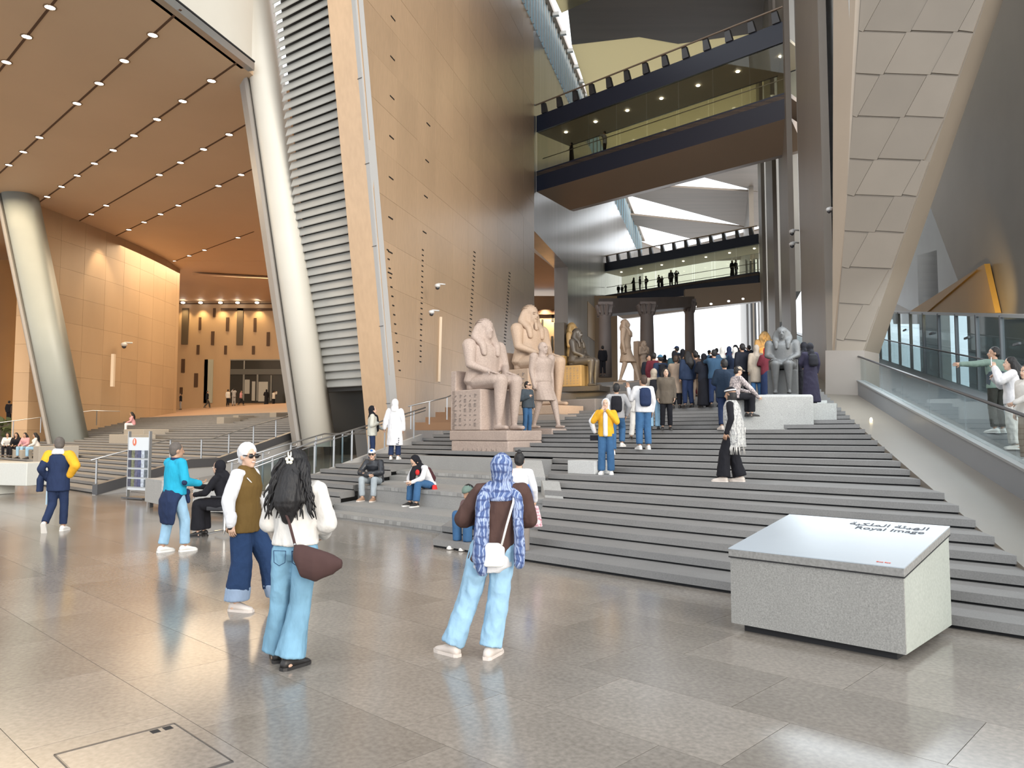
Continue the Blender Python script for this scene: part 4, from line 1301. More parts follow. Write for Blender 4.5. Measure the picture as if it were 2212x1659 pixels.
# stone slab that carries it
o = MB().box(q + fdir * -.2 - UP * 1.26, (1.7, 2.2, .08), fdir, V3(-fdir.y, fdir.x, 0)).build('slab', PEDM, None, bevel=.02); tag(o, 'low stone slab beneath the carved block of the nearest seated king', 'slab')

# S2, the taller seated king behind
q2 = PD(1195, 877, 27.5)
statue('tallest seated stone king in striped headcloth, behind the worn-faced one', q2, FD_, 4.6, 'sit', SAND, vox=.014, seat=.50)
pedestal('broad brown block under the tallest seated king', q2 - UP * .33, FD_, 1.9, 2.9, 1.6, PEDM, dy=-.3)
f2 = V3(math.sin(math.radians(-FD_)), math.cos(math.radians(-FD_)), 0)
spot_light('statue_lamp', q2 + f2 * 3.2 + UP * .2, q2 + UP * 1.0, 110, (1, .68, .36), 70)
# S3, the small striding one in front of it
q3 = PD(1172, 926, 24.3)
statue('smaller striding stone figure with bare head, standing between the two seated kings', q3, FD_, 2.75, 'walk', ROSE, nemes=False, beard=True, throne=False, vox=.016)
pedestal('brown block below the striding stone figure', q3 - UP * .19, FD_, 1.2, 2.2, .9, PEDM)
# S4 dark goddess with pillar, S5 seated dark king lit golden
q4 = PD(1237, 847, 35.5)
statue('dark standing statue with black back pillar, its front glowing gold', q4, -112, 3.2, 'osiris', GOLDLIT, throne=False, pillar=True, vox=.02)
q5 = PD(1283, 835, 31.0)
statue('dark seated king with pale headcloth beside the black-pillared statue', q5, -122, 2.95, 'sit', BASALT, vox=.02, throne_mat=GOLDLIT)
f5 = V3(math.sin(math.radians(122)), math.cos(math.radians(122)), 0)
spot_light('statue_lamp', q5 + V3(-.6, -2.6, -.2), q5 + V3(-.5, 0, .5), 260, (1, .74, .35), 50)
spot_light('statue_lamp', q4 + V3(.8, -2.2, .2), q4 + V3(0, 0, 1.6), 160, (1, .72, .34), 60)
pedestal('long brown ledge carrying the two dark statues', V3((q4.x + q5.x) / 2, 33.0, q5.z - .2), -122, 2.0, 5.0, 2.0, PEDM)
o = MB().box((q5.x - .9, 29.6, 2.2), (2.0, 1.3, .85), DX, NX).build('pedestal', PEDM, None, bevel=.03)
tag(o, 'low brown stone ledge behind the yellow jacket, in front of the dark statues', 'pedestal')
# S6 striding king against the light, S7 small statue
q6 = PD(1352, 826, 36.0)
statue('standing king in striped headcloth against the bright left opening', q6, -110, 2.95, 'walk', SAND, throne=False, pillar=False, vox=.022)
pedestal('brown block under the standing king by the bright opening', q6 - UP * .2, 165, 1.6, 1.9, 1.0, PEDM)
q7 = PD(1392, 820, 38.6)
statue('small standing statue right of the king at the bright opening', q7, -140, 1.95, 'osiris', SAND, throne=False, pillar=True, vox=.03)
pedestal('narrow brown block below the small standing statue', q7 - UP * .13, 160, 1.0, 1.1, 1.0, PEDM)
# S8 dark seated statue on the granite block, right; S9 lit bust behind the crowd
q8 = PD(1690, 852, 20.8)
statue('dark grey seated statue on the granite block at the right of the steps', q8, 158, 2.35, 'sit', GREYST, vox=.02, beard=False)
pa = PD(1592, 931, 19.3); pb = PD(1746, 931, 18.9)
o = MB().box((pa + pb) / 2 + V3(.15, .95, .43), (.94, 1.05, .47), V3(.995, -.1, 0), V3(.1, .995, 0)).build('pedestal', GRANITE, None, bevel=.06); tag(o, 'smooth grey granite block under the dark seated statue, right of the steps', 'pedestal')
q9 = PD(1654, 830, 29)
statue('gold-lit stone figure behind the crowd, before the bright slits', q9, 175, 2.0, 'osiris', GOLDLIT, throne=False, vox=.03)
spot_light('statue_lamp', q9 + V3(-.3, -1.2, .8), q9 + V3(0, 0, 1.7), 120, (1, .7, .3), 60)
pedestal('dark block below the gold-lit figure behind the crowd', q9 - UP * .14, 0, 1.0, 1.0, 1.0, PEDM)

# palm columns and the lintel at the end of the stairs
COLM = M('column_rose_granite', (.20, .165, .15), rough=.6, var=.08, scale=1, bump=.15)
def palm_column(px0, px1, ytop, ybot, D, label):
    x = (px0 + px1) / 2; w = (px1 - px0) / F * D / 2
    b = PD(x, ybot, D); t = PD(x, ytop, D)
    root = tag(empty('palm_column', b), label, 'column')
    mb = MB(); N = 20
    H = t.z - b.z
    prof = [(0, 1.0), (.5, .96), (.80, .90), (.82, .98), (.84, .90)]
    mb.loft([[b + V3(math.cos(6.2832 * k / N) * w * r, math.sin(6.2832 * k / N) * w * r, H * z) for k in range(N)] for z, r in prof]).build('shaft', COLM, root, True)
    cb = MB()
    for k in range(9):
        a = 6.2832 * k / 9
        e = V3(math.cos(a), math.sin(a), 0)
        cb.tube([b + e * w * .8 + UP * H * .83, b + e * w * .98 + UP * H * .90, b + e * w * 1.30 + UP * H * .965, b + e * w * 1.5 + UP * H * .95], [w * .28, w * .33, w * .30, w * .14], 7)
    cb.box(b + UP * H * .93, (w * .95, w * .95, H * .07))
    cb.box(b + UP * H * .985, (w * 1.1, w * 1.1, H * .02))
    cb.build('capital', COLM, root)
palm_column(1293, 1322, 655, 815, 44, 'dark palm-capital column left of the bright opening')
palm_column(1383, 1414, 655, 800, 50, 'palm-capital column with scalloped top between two bright openings')
palm_column(1480, 1502, 648, 800, 62, 'slender column in the glare between the two largest bright openings')
a = PD(1286, 655, 44); b = PD(1640, 648, 44)
lint = tag(empty('lintel', a), 'dark stone lintel across the palm-capital columns below the farther bridge', 'lintel')
A0, A1 = PD(1286, 690, 50), PD(1500, 683, 62)
MB().prism([PD(1294, 680, 47), PD(1500, 662, 62), PD(1500, 640, 62), PD(1294, 645, 47)], V3(0, 1.2, 0)).build('beam', COLM, lint)
struct(MB().prism([PD(1480, 668, 74), PD(1645, 650, 70), PD(1645, 610, 70), PD(1480, 625, 74)], V3(0, .6, 0)).build('wall_end_lintel', BRONZE))
for li, x in enumerate((1502, 1536, 1574, 1605)):
    p = PD(x, 662 - (x - 1502) * .16, 69)
    root = tag(empty('downlight', p), '%s lamp from the left under the soffit above the bright end opening' % ordinal(li + 1), 'ceiling lamp', 'lamps over the end opening')
    MB().ball(p, (.12, .12, .08), 8, 5).build('lamp_lens', LAMP, root, True)
# ------------------------------------------------------------------ information plinth, front right
PLG = M('plinth_granite', (.27, .265, .25), rough=.5, var=.04, scale=3, speck=.26, sscale=85)
PLS = M('plinth_lit_end_stone', (.37, .39, .355), rough=.5, var=.06, scale=2, speck=.12, sscale=42)  # paler end: light falling on that side put into the colour
fl_ = PZ(1580, 1345, .07); fr_ = PZ(1957, 1415, .07); br_ = PZ(2056, 1350, .07)
uf = (fr_ - fl_); wf = uf.length; uf.normalize()
us = (br_ - fr_); ds = us.length; us.normalize()
bl_ = fl_ + us * ds
plinth = tag(empty('information_plinth', (fl_ + br_) / 2 - UP * .07), 'low granite information plinth with a sloping pale grey panel, front right', 'plinth')
zf, zb = .665, .875
MB().prism([fl_, fr_, fr_ + UP * (zf - .07), fl_ + UP * (zf - .07)], us * .02).build('front_slab', PLG, plinth)
mb = MB(); q = us * .02
mb.add([fl_ + q, fr_ + q, br_, bl_, fl_ + q + UP * (zf - .07), fr_ + q + UP * (zf - .07), br_ + UP * (zb - .07), bl_ + UP * (zb - .07)], [(0, 3, 2, 1), (4, 5, 6, 7), (0, 1, 5, 4), (1, 2, 6, 5), (2, 3, 7, 6), (3, 0, 4, 7)])
mb.build('plinth_body', PLS, plinth)
e = .012
def topq(z0): return [fl_ - uf * e - us * e + UP * (zf - .07 + z0), fr_ + uf * e - us * e + UP * (zf - .07 + z0), br_ + uf * e + us * e + UP * (zb - .07 + z0), bl_ - uf * e + us * e + UP * (zb - .07 + z0)]
MB().prism(topq(.008), UP * .065).build('top_slab', M('top_slab_stone', (.24, .235, .225), rough=.5, speck=.2, sscale=42), plinth, bevel=.004)
MB().prism(topq(-.002), UP * .01).build('shadow_joint', DARKGAP, plinth)
PANEL = M('pale_display_panel', (.42, .47, .52), rough=.2, var=.03, scale=1.5)
MB().prism(topq(.074), UP * .008).build('display_panel', PANEL, plinth)
MB().prism([p.lerp((fl_ + br_) / 2, .12) - UP * p.z for p in (fl_, fr_, br_, bl_)], UP * .075).build('recessed_foot', DARKGAP, plinth)
tl, tr, tb, ta = topq(.0835)
sl = (tb - tr); SL = sl.length; sl.normalize(); tn = uf.cross(sl).normalized()
def text_mesh(name, s, size, mat, parent, origin, ux, uy, align='LEFT', ext=.0006):
    cu = bpy.data.curves.new('t', 'FONT'); cu.body = s; cu.size = size; cu.align_x = align; cu.extrude = ext
    to = bpy.data.objects.new('t', cu); COL.objects.link(to)
    dg = bpy.context.evaluated_depsgraph_get()
    me = bpy.data.meshes.new_from_object(to.evaluated_get(dg)); me.name = name
    bpy.data.objects.remove(to); bpy.data.curves.remove(cu)
    ux = Vector(ux).normalized(); uy = Vector(uy).normalized(); uz = ux.cross(uy)
    m = Matrix((ux, uy, uz)).transposed().to_4x4(); m.translation = Vector(origin) - WLOC.get(parent.name, Vector((0, 0, 0)))
    me.transform(m)
    return link(name, me, mat, parent)
INK = M('dark_ink', (.05, .055, .07), rough=.5)
REDINK = M('red_ink', (.62, .10, .06), rough=.5)
# Arabic heading in presentation forms, stored left to right
AR = 'ﺔﻴﻜﻠﻤﻟﺍ ﺔﺌﻴﻬﻟﺍ'
o0 = tr + (tl - tr) * .0
def on_top(u, v): return tl + uf * u + sl * v + tn * .001
text_mesh('heading_text', AR, .135, INK, plinth, on_top(wf * .93, SL * .845), uf, sl, 'RIGHT')
text_mesh('heading_text', 'Royal Image', .125, INK, plinth, on_top(wf * .93, SL * .745), uf, sl, 'RIGHT')
mb = MB()
for k, (u, w, h_) in enumerate(((0, .016, .022), (.022, .012, .014), (.038, .014, .016), (.064, .010, .022), (.078, .014, .015), (.096, .012, .018))):
    mb.box(on_top(wf * .86 + u + w / 2, SL * .05 + h_ / 2), (w / 2, h_ / 2, .0006), uf, sl, tn)
mb.build('small_red_lettering', REDINK, plinth)

# ------------------------------------------------------------------ ramp: dark-capped wall, floor, railings
CAPM = M('dark_wall_cap', (.075, .075, .08), rough=.4)
RWALL = M('pale_ramp_wall', (.42, .41, .40), rough=.5, var=.04, scale=1)
def along(t, z): p = LQ + AX * t; return Vector((p.x, p.y, z))
prof = [(-.1, .0), (4.0, .62), (5.6, .62), (11.5, 1.75), (14, 2.1)]
ramp = struct(empty('wall_ramp', (0, 0, 0)))
for (t0, z0), (t1, z1) in zip(prof, prof[1:]):
    if True:
        MB().prism([along(t0, -.05), along(t1, -.05), along(t1, z1 + .02), along(t0, z0 + .02)], BX * .12).build('wall_face', RWALL, ramp)
        MB().prism([along(t0, z0), along(t1, z1), along(t1, z1 + .30), along(t0, z0 + .30)], BX * .18).build('wall_cap', CAPM, ramp)
mb = MB()
a0, b0 = meet(9.2, LQ, AX), meet(9.2, RQ, RV); a1, b1 = meet(21, LQ, AX), meet(21, RQ, RV)
mb.prism([a0 + UP * .004, b0 + UP * .004, b1 + UP * 1.0, a1 + UP * 1.0], UP * -.02)
struct(mb.build('floor_ramp', FLOORM))
# low curb wall below the right-hand railing, with glass
def rl(t, z): p = RQ + RV * t; return Vector((p.x, p.y, z))
cw = struct(empty('wall_ramp_right', (0, 0, 0)))
for k in range(7):
    t0, t1 = -.6 + k * 1.15, .55 + k * 1.15
    MB().prism([rl(t0, -.1), rl(t1, -.1), rl(t1, .22 + t1 * .21), rl(t0, .22 + t0 * .21)], Vector((-.889, .457, 0)) * .12).build('curb', RWALL, cw)
def railing(name, label, pts, h, posts, brackets=False, r=.024, double=False, glassy=False):
    root = tag(empty(name, pts[0]), label, 'railing')
    top = [p + UP * h for p in pts]
    MB().tube(top, r, 8).build('handrail', STEEL, root, True)
    if double: MB().tube([p - UP * .10 for p in top], r * .8, 8).build('handrail', STEEL, root, True)
    L = [0]
    for a, b in zip(pts, pts[1:]): L.append(L[-1] + (b - a).length)
    for k in range(posts):
        d = L[-1] * (k + .15) / posts
        for i in range(len(pts) - 1):
            if L[i] <= d <= L[i + 1]:
                p = pts[i].lerp(pts[i + 1], (d - L[i]) / (L[i + 1] - L[i]))
                MB().box(p + UP * (h / 2), (.022, .022, h / 2)).build('post', STEEL, root)
                if brackets: MB().tube([p + UP * (h - .02), p + UP * (h - .10) + V3(.06, -.04, 0), p + UP * (h - .10) + V3(.16, -.04, .02), p + UP * (h + .02) + V3(.2, -.02, 0)], .014, 6).build('bracket', STEEL, root, True)
                break
    return root
railing('stair_railing', 'long steel railing climbing the left flight of steps above the dark-capped wall', [along(-.2, .0), along(3.2, .60), along(5.4, .60), along(8.2, 1.15), along(12.5, 1.85)], 1.02, 8)
railing('stair_railing', 'steel railing rising beside the main steps, held by the black-scarved woman', [rl(-.3, .10), rl(2.2, .70), rl(5, 1.25), rl(7.6, 1.78)], .90, 10, double=True)
railing('ramp_railing', 'thin steel ramp handrail with curled brackets behind the two chatting women', [V3(-7.6, 20.6, .10), V3(-6.0, 24.6, .85), V3(-5.0, 26.2, .85)], .95, 5, True)
for k in range(4):
    a, b = V3(-6.9 + k * .42, 21.0 + k * 1.0, .15 + k * .2), V3(-6.5 + k * .42, 21.95 + k * 1.0, .35 + k * .2)
    if k == 0: gp = tag(empty('glass_barrier', a), 'low glass barrier panels along the ramp behind the women', 'glass barrier')
    MB().prism([a, b, b + UP * .85, a + UP * .85], V3(.012, -.006, 0)).build('glass_pane', GLASSB, gp)
wr0, wr1 = tw_px(800, 940), tw_px(955, 885)
railing('wall_railing', 'short bronze-lit handrail on the small steps beside the tan wall', [V3(-4.0, 29.6, 1.95), V3(-2.6, 30.6, 2.35), V3(-2.0, 32.0, 2.75)], .9, 4)
for k in range(5):
    o = MB().box(V3(-3.0 + k * .36, 31.0 + k * .5, 2.1 + k * .11), (.18, .9, .16 + k * .11), AX, BX).build('step_block', M('warm_step', (.26, .14, .07), rough=.6), None)
    struct(o); o.name = 'stairs_side'
ll = V3(-28.0, 47, 1.55)
railing('hall_railing', 'distant steel railing at the foot of the grey leaning column on the left', [V3(-31.5, 43, 1.1), V3(-28.6, 48.2, 2.0), V3(-27.0, 49.5, 2.35), V3(-25.4, 49.8, 2.3)], .95, 6)

# ------------------------------------------------------------------ desk, display stand and chair
DESKM = M('desk_granite', (.37, .365, .35), rough=.6, var=.04, scale=3, speck=.18, sscale=55)
p0 = PZ(312, 1096, .0); p1 = PZ(408, 1118, 0)
du = (p1 - p0).normalized(); dv = V3(-du.y, du.x, 0)
desk = tag(empty('reception_desk', p0), 'left granite desk block with black-edged top, beside the turquoise man', 'desk')
MB().box(p0 + du * .62 + dv * .3 + UP * .40, (.62, .30, .26), du, dv).build('desk_body', DESKM, desk, bevel=.01)
MB().box(p0 + du * .62 + dv * .3 + UP * .685, (.62, .30, .025), du, dv).build('desk_top', GRANITE, desk)
MB().box(p0 + du * .62 + dv * .02 + UP * .655, (.6, .012, .014), du, dv).build('black_edge', DARKGAP, desk)
for k in (-1, 1):
    for m in (.1, .5): MB().box(p0 + du * (.62 + .45 * k) + dv * m + UP * .07, (.04, .04, .07), du, dv).build('caster', STEELD, desk)
p2 = PZ(415, 1120, 0); p3 = PZ(490, 1121, 0)
du2 = (p3 - p2).normalized(); dv2 = V3(-du2.y, du2.x, 0)
desk2 = tag(empty('reception_desk', p2), 'right granite desk block where the woman in black sits', 'desk')
MB().box(p2 + du2 * .42 + dv2 * .3 + UP * .42, (.42, .30, .28), du2, dv2).build('desk_body', DESKM, desk2, bevel=.01)
MB().box(p2 + du2 * .42 + dv2 * .3 + UP * .715, (.43, .31, .015), du2, dv2).build('desk_top', GRANITE, desk2)
for k in (-1, 1): MB().box(p2 + du2 * (.42 + .3 * k) + dv2 * .1 + UP * .07, (.03, .03, .07), du2, dv2).build('caster', STEELD, desk2)
pb_ = p2 + du2 * .5 + dv2 * .15 + UP * .731
o = MB().box(pb_, (.12, .09, .012), du2, dv2).build('notebook', M('paper', (.7, .7, .68), rough=.8), None, loc=pb_); tag(o, 'small white notebook lying on the right granite desk', 'notebook')
# display stand
s0 = PZ(276, 1076); s1 = PZ(321, 1079)
sx = (s1 - s0); sw = sx.length; sx.normalize(); sy = V3(-sx.y, sx.x, 0)
st = tag(empty('display_stand', s0), 'upright white display stand with orange emblem and rows of pictured panels', 'display stand')
hS = 1.70
MB().box(s0 + sx * sw / 2 + UP * (hS / 2 + .12), (sw / 2, .03, hS / 2 - .12), sx, sy).build('board', M('board_white', (.66, .70, .74), rough=.4), st)
for k in (0, 1): MB().box(s0 + sx * sw * k + UP * hS * .55, (.015, .04, hS * .55), sx, sy).build('frame_side', STEEL, st)
MB().box(s0 + sx * sw / 2 + sy * .02 + UP * .03, (sw / 2, .22, .02), sx, sy).build('foot', STEELD, st)
mb = MB(); c = s0 + sx * sw * .30 + UP * 1.57 - sy * .033; N = 20
mb.prism([c + sx * .085 * math.cos(6.2832 * k / N) + UP * .105 * math.sin(6.2832 * k / N) for k in range(N)], -sy * .004)
mb.build('orange_emblem', M('emblem_orange', (.68, .16, .08), rough=.5), st)
mb = MB(); mb.ball(c - sy * .006, (.018, .006, .05), 8, 6); mb.ball(c - sy * .006 + UP * .062, (.016, .006, .016), 8, 6); mb.build('white_figure', M('emblem_white', (.8, .8, .78), rough=.6), st)
cols_ = [(.05, .05, .08), (.16, .17, .10), (.10, .10, .16), (.07, .08, .16), (.45, .5, .58), (.1, .12, .14)]
for r_ in range(4):
    z = 1.24 - r_ * .265
    MB().box(s0 + sx * sw / 2 + UP * (z - .125) - sy * .035, (sw / 2 - .02, .014, .008), sx, sy).build('shelf', STEEL, st)
    for k in range(6):
        cc = cols_[k]
        root_ = MB().box(s0 + sx * (sw * (.11 + .155 * k)) + UP * (z - .005) - sy * .038, (sw * .068, .008, .105), sx, sy).build('leaflet', M('leaflet_%d' % k, cc, rough=.5, var=.5, scale=14), st)
# office chair of the woman in black
CH = PD(486, 1090, 13.7); CH.z = 0
chair = tag(empty('office_chair', CH), 'black office chair behind the right granite desk', 'chair')
BLK = M('black_leatherette', (.02, .02, .024), rough=.45)
MB().box(CH + UP * .50, (.24, .24, .04)).build('seat', BLK, chair, bevel=.02)
MB().box(CH + V3(.24, .03, .83), (.04, .23, .28)).build('backrest', BLK, chair, bevel=.03)
MB().tube([CH + UP * .08, CH + UP * .48], .03, 8).build('gas_lift', STEEL, chair)
for k in range(5):
    a = k * 1.2566
    MB().tube([CH + UP * .10, CH + V3(math.cos(a) * .28, math.sin(a) * .28, .06)], .018, 6).build('foot', STEEL, chair)
for k in (-1, 1): MB().tube([CH + V3(.1, .24 * k, .52), CH + V3(.1, .27 * k, .70), CH + V3(-.15, .27 * k, .71)], .02, 6).build('armrest', BLK, chair)

# white counter block, far left
cl_ = PZ(2, 1064); 
wb = tag(empty('white_counter', cl_), 'pale stone counter block at the left edge, in front of seated visitors', 'counter')
WBM = M('pale_counter_stone', (.56, .57, .54), rough=.6, speck=.08)
MB().box(V3(-15.0, 23.2, .62) , (1.15, .5, .33), V3(.95, -.3, 0), V3(.3, .95, 0)).build('counter_top', WBM, wb, bevel=.02)
MB().box(V3(-15.85, 23.3, .2), (.62, .45, .2), V3(.95, -.3, 0), V3(.3, .95, 0)).build('counter_foot', WBM, wb)
# seating blocks on the hall steps
def hall_block(px0, px1, ytop, ybot, dep, label):
    p = on_stairs((px0 + px1) / 2, ybot, 15, 75, 26)
    D = p.y; w = (px1 - px0) / F * D; h = (ybot - ytop) / F * D
    o = MB().box(p + NX * dep / 2 + UP * h / 2, (w / 1.55, dep / 2, h / 2 + .02), DX, NX).build('seating_block', M('hall_block_granite', (.33, .30, .255), rough=.6, speck=.12), None, loc=p, bevel=.02)
    tag(o, label, 'stone block')
hall_block(212, 296, 944, 962, 1.4, 'long granite seating block on the left hall steps, below the one in pink')
hall_block(244, 330, 930, 944, 1.4, 'granite seating block on the left hall steps under the person in pink')
hall_block(4, 62, 976, 993, .5, 'low granite bench block under the four seated visitors at the left edge')
hall_block(60, 92, 965, 1002, 1.6, 'tall granite block on the left hall steps beside the pale counter')
hall_block(462, 488, 905, 918, 1.0, 'small stone cube on the upper hall steps, nearest of three')
hall_block(499, 518, 899, 908, 1.0, 'small stone cube on the upper hall steps, in the middle')
hall_block(578, 600, 893, 902, 1.0, 'small stone cube on the upper hall steps, by the cream column')
# greenery behind the left railing
LEAF = M('leaf_green', (.10, .13, .05), rough=.7, rand=.3)
pl = tag(empty('planter_greenery', V3(-38, 54, 2.2)), 'low green planting behind the railing at the far left', 'plants', kind='stuff')
mb = MB(); rr = random.Random(3)
for k in range(700):
    p = V3(-43 + rr.random() * 12, 52 + rr.random() * 4, 1.6 + rr.random() * 1.2)
    d = V3(rr.uniform(-1, 1), rr.uniform(-1, 1), rr.uniform(.1, 1)).normalized() * .35; e_ = d.orthogonal().normalized() * .1
    mb.add([p - e_, p + d * .5 - e_ * 1.4, p + d, p + d * .5 + e_ * 1.4, p + e_], [(0, 1, 2, 3, 4)])
mb.build('leaves', LEAF, pl)
pl.children[0]['kind'] = 'stuff'
# cameras on the walls and piers
CAMW = M('camera_white', (.65, .65, .65), rough=.35)
def dome(px, py, D, label, right=True):
    p = PD(px, py, D)
    root = tag(empty('security_camera', p), label, 'camera')
    s = D / 24 * .8
    MB().tube([p + V3(.30 * s, .1, .12 * s), p + V3(.02, 0, .13 * s)], .03 * s, 6).build('arm', CAMW, root, True)
    MB().ball(p + UP * .05 * s, (.12 * s, .12 * s, .09 * s), 12, 8).build('housing', CAMW, root, True)
    MB().ball(p - UP * .03 * s, (.085 * s, .085 * s, .08 * s), 10, 7).build('dome', M('dome_dark', (.05, .05, .055), rough=.15), root, True)
dome(1791, 455, 25, 'white dome camera on the broad pier left of the huge leaning pier')
dome(1711, 503, 36, 'upper of two small white dome cameras on the wall pier')
dome(1711, 530, 36, 'lower of two small white dome cameras on the wall pier')
dome(945, 620, 33, 'white dome camera on the tan wall above the pale strip')
dome(932, 677, 32.5, 'small white sensor camera on the tan wall left of the pale strip')
dome(268, 747, 58, 'tiny white camera on the side wall of the left hall')
# small lamp on the sloping stone beside the stairs
lp_ = on_edge(.4, s_at(1881, .4), cheek_z(s_at(1881, .4)))
root = tag(empty('step_lamp', lp_), 'tiny lit lamp set in the sloping stone right of the steps', 'lamp')
MB().ball(lp_ + UP * .03, (.035, .035, .06), 8, 6).build('lamp_lens', LAMPW, root, True)
# ------------------------------------------------------------------ the visitors
NAVYC = cloth('navy', (.018, .030, .075)); BLACKC = cloth('black', (.012, .012, .016)); WHITEC = cloth('white', (.64, .64, .66)); YELL = cloth('yellow', (.72, .38, .03))
DENL = M('denim_pale', (.28, .45, .60), rough=.9, var=.16, scale=5, bump=.8, bscale=10, spec=.2, stretch=(1, 1, .8)); DENM = M('denim_mid', (.17, .32, .44), rough=.9, var=.30, scale=4, bump=.7, bscale=11, spec=.2, stretch=(1.4, 1.4, .6))
DENB = M('denim_blue', (.045, .115, .235), rough=.9, var=.15, scale=5, bump=.3, bscale=30, spec=.2); DENN = M('denim_navy', (.018, .040, .10), rough=.9, var=.12, scale=5, bump=.3, bscale=30, spec=.2)
TURQ = cloth('turquoise', (.02, .33, .50)); OLIVE = cloth('olive', (.125, .075, .022)); BROWNC = cloth('brown', (.075, .042, .036)); CREAMC = cloth('cream', (.62, .60, .57))
GREYC_ = cloth('grey', (.30, .30, .31)); BEIGE = cloth('beige', (.36, .30, .24)); TANC = cloth('tan', (.32, .24, .18)); MAROON = cloth('maroon', (.06, .022, .025)); REDC = cloth('red', (.50, .03, .03))
GREENG = cloth('grey_green', (.15, .21, .18)); SLATEC = cloth('slate', (.055, .07, .085)); PINKC = cloth('pink', (.55, .28, .30)); SHOEW = M('shoe_white', (.72, .70, .67), rough=.6); SHOEB = M('shoe_black', (.02, .018, .018), rough=.5); SHOEC = M('shoe_cream', (.62, .55, .50), rough=.7); SHOET = M('shoe_tan', (.36, .22, .14), rough=.7)
HAIRD = M('hair_dark', (.007, .006, .007), rough=.6, var=.3, scale=30, bump=.5, bscale=60, stretch=(1, 1, .15)); HAIRG = M('hair_grey', (.10, .085, .075), rough=.7, var=.2, scale=20); HAIRB = M('hair_brown', (.05, .028, .018), rough=.6)
SUNG = M('sunglass_black', (.012, .010, .010), rough=.12)
LEATHW = M('white_leather', (.74, .73, .70), rough=.4); SUEDE = M('brown_suede', (.055, .026, .024), rough=.9, var=.1, scale=6)
def plaid(name, base, c1, c2, sc=14):
    m = bpy.data.materials.new(name); m.use_nodes = True; nt = m.node_tree; b = nt.nodes['Principled BSDF']; b.inputs['Roughness'].default_value = .9
    tc = nt.nodes.new('ShaderNodeTexCoord'); nz = nt.nodes.new('ShaderNodeTexNoise'); nz.inputs['Scale'].default_value = 9
    va = nt.nodes.new('ShaderNodeVectorMath'); va.operation = 'MULTIPLY_ADD'; va.inputs[1].default_value = (.10, .10, .10)
    nt.links.new(tc.outputs['Object'], nz.inputs['Vector']); nt.links.new(nz.outputs['Color'], va.inputs[0]); nt.links.new(tc.outputs['Object'], va.inputs[2])
    prev = None
    for ax, cc, k, lo in (('X', c1, sc, .55), ('Z', c2, sc * .55, .70), ('Y', c1, sc * .7, .72), ('X', c2, sc * 2.3, .75)):
        w = nt.nodes.new('ShaderNodeTexWave'); w.bands_direction = ax; w.inputs['Scale'].default_value = k; w.inputs['Distortion'].default_value = .6; w.inputs['Detail'].default_value = 1
        nt.links.new(va.outputs[0], w.inputs['Vector'])
        mr = nt.nodes.new('ShaderNodeMapRange'); mr.inputs['From Min'].default_value = lo; mr.inputs['From Max'].default_value = lo + .25; mr.inputs['To Max'].default_value = .75
        nt.links.new(w.outputs['Fac'], mr.inputs['Value'])
        mx = nt.nodes.new('ShaderNodeMix'); mx.data_type = 'RGBA'
        nt.links.new(mr.outputs['Result'], mx.inputs['Factor'])
        if prev is None: mx.inputs[6].default_value = (*base, 1)
        else: nt.links.new(prev, mx.inputs[6])
        mx.inputs[7].default_value = (*cc, 1)
        prev = mx.outputs[2]
    nt.links.new(prev, b.inputs['Base Color'])
    return m
PLAIDB = plaid('blue_plaid', (.075, .12, .27), (.36, .43, .60), (.03, .05, .15), 8)
KEFF = plaid('pale_shawl', (.46, .46, .45), (.20, .20, .21), (.52, .52, .50), 9)
CHECK = plaid('checked_shirt', (.42, .36, .36), (.10, .09, .10), (.55, .48, .46), 8)

# 1 man in navy and yellow, walking away at the left
P = stand(elR=(.335, -.13, 1.20), wrR=(.205, -.03, 1.02), hfR=(-.6, .6, -.3), elL=(-.26, -.10, 1.13), wrL=(-.215, .06, .94), hfL=(.5, .6, -.5), knL=(-.09, .02, .50), anL=(-.10, -.26, .16), toL=(-.1, .55, -.85), anR=(.07, .10, .085), knR=(.08, .08, .49), hd=(-.45, 1, -.05), head=(-.02, .03, 1.578))
p1_ = Person('man in navy jacket with yellow shoulders and white hood, walking away left', PZ(122, 1148), 8, 1.73, P, .014, 'b')
p1_.top(NAVYC, .20, 1.10, 1.0, sl_r=1.05); p1_.trousers(NAVYC, .072, .062); p1_.shoes(SHOEW); p1_.hair(HAIRG)
mb = MB(); limb(mb, P['neck'] - V3(-.06, .0, .055), P['shR'], .07, .090); chain(mb, [P['shR'], P['elR'], P['wrR']], [.090, .083, .064])
p1_.add('yellow_sleeve', mb, YELL, 4, .005)
mb = MB(); limb(mb, P['neck'] - V3(.06, .0, .055), P['shL'], .07, .090); limb(mb, P['shL'], P['shL'].lerp(P['elL'], .38), .090, .084)
p1_.add('yellow_shoulder', mb, YELL, 4, .004)
mb = MB(); rings(mb, [(V3(0, -.05, 1.40), .12, .07, V3(1, 0, 0), V3(0, 1, 0)), (V3(0, -.055, 1.45), .105, .075, V3(1, 0, 0), V3(0, 1, 0)), (V3(0, -.035, 1.50), .078, .07, V3(1, 0, 0), V3(0, 1, 0))]); p1_.add('white_hood', mb, WHITEC, 3, .004)
mb = MB(); rings(mb, [(V3(-.30, -.02, .72), .07, .05, V3(0, 1, 0), V3(1, 0, 0)), (V3(-.30, -.01, .95), .09, .05, V3(0, 1, 0), V3(1, 0, 0)), (V3(-.27, .02, 1.08), .06, .04, V3(0, 1, 0), V3(1, 0, 0))]); p1_.add('carried_jacket', mb, NAVYC, 3, .008)
mb = MB(); mb.box(V3(-.168, -.03, .64), (.008, .03, .15)); p1_.raw('pale_stripe', mb, M('stripe_blue', (.35, .48, .60), rough=.8), False)

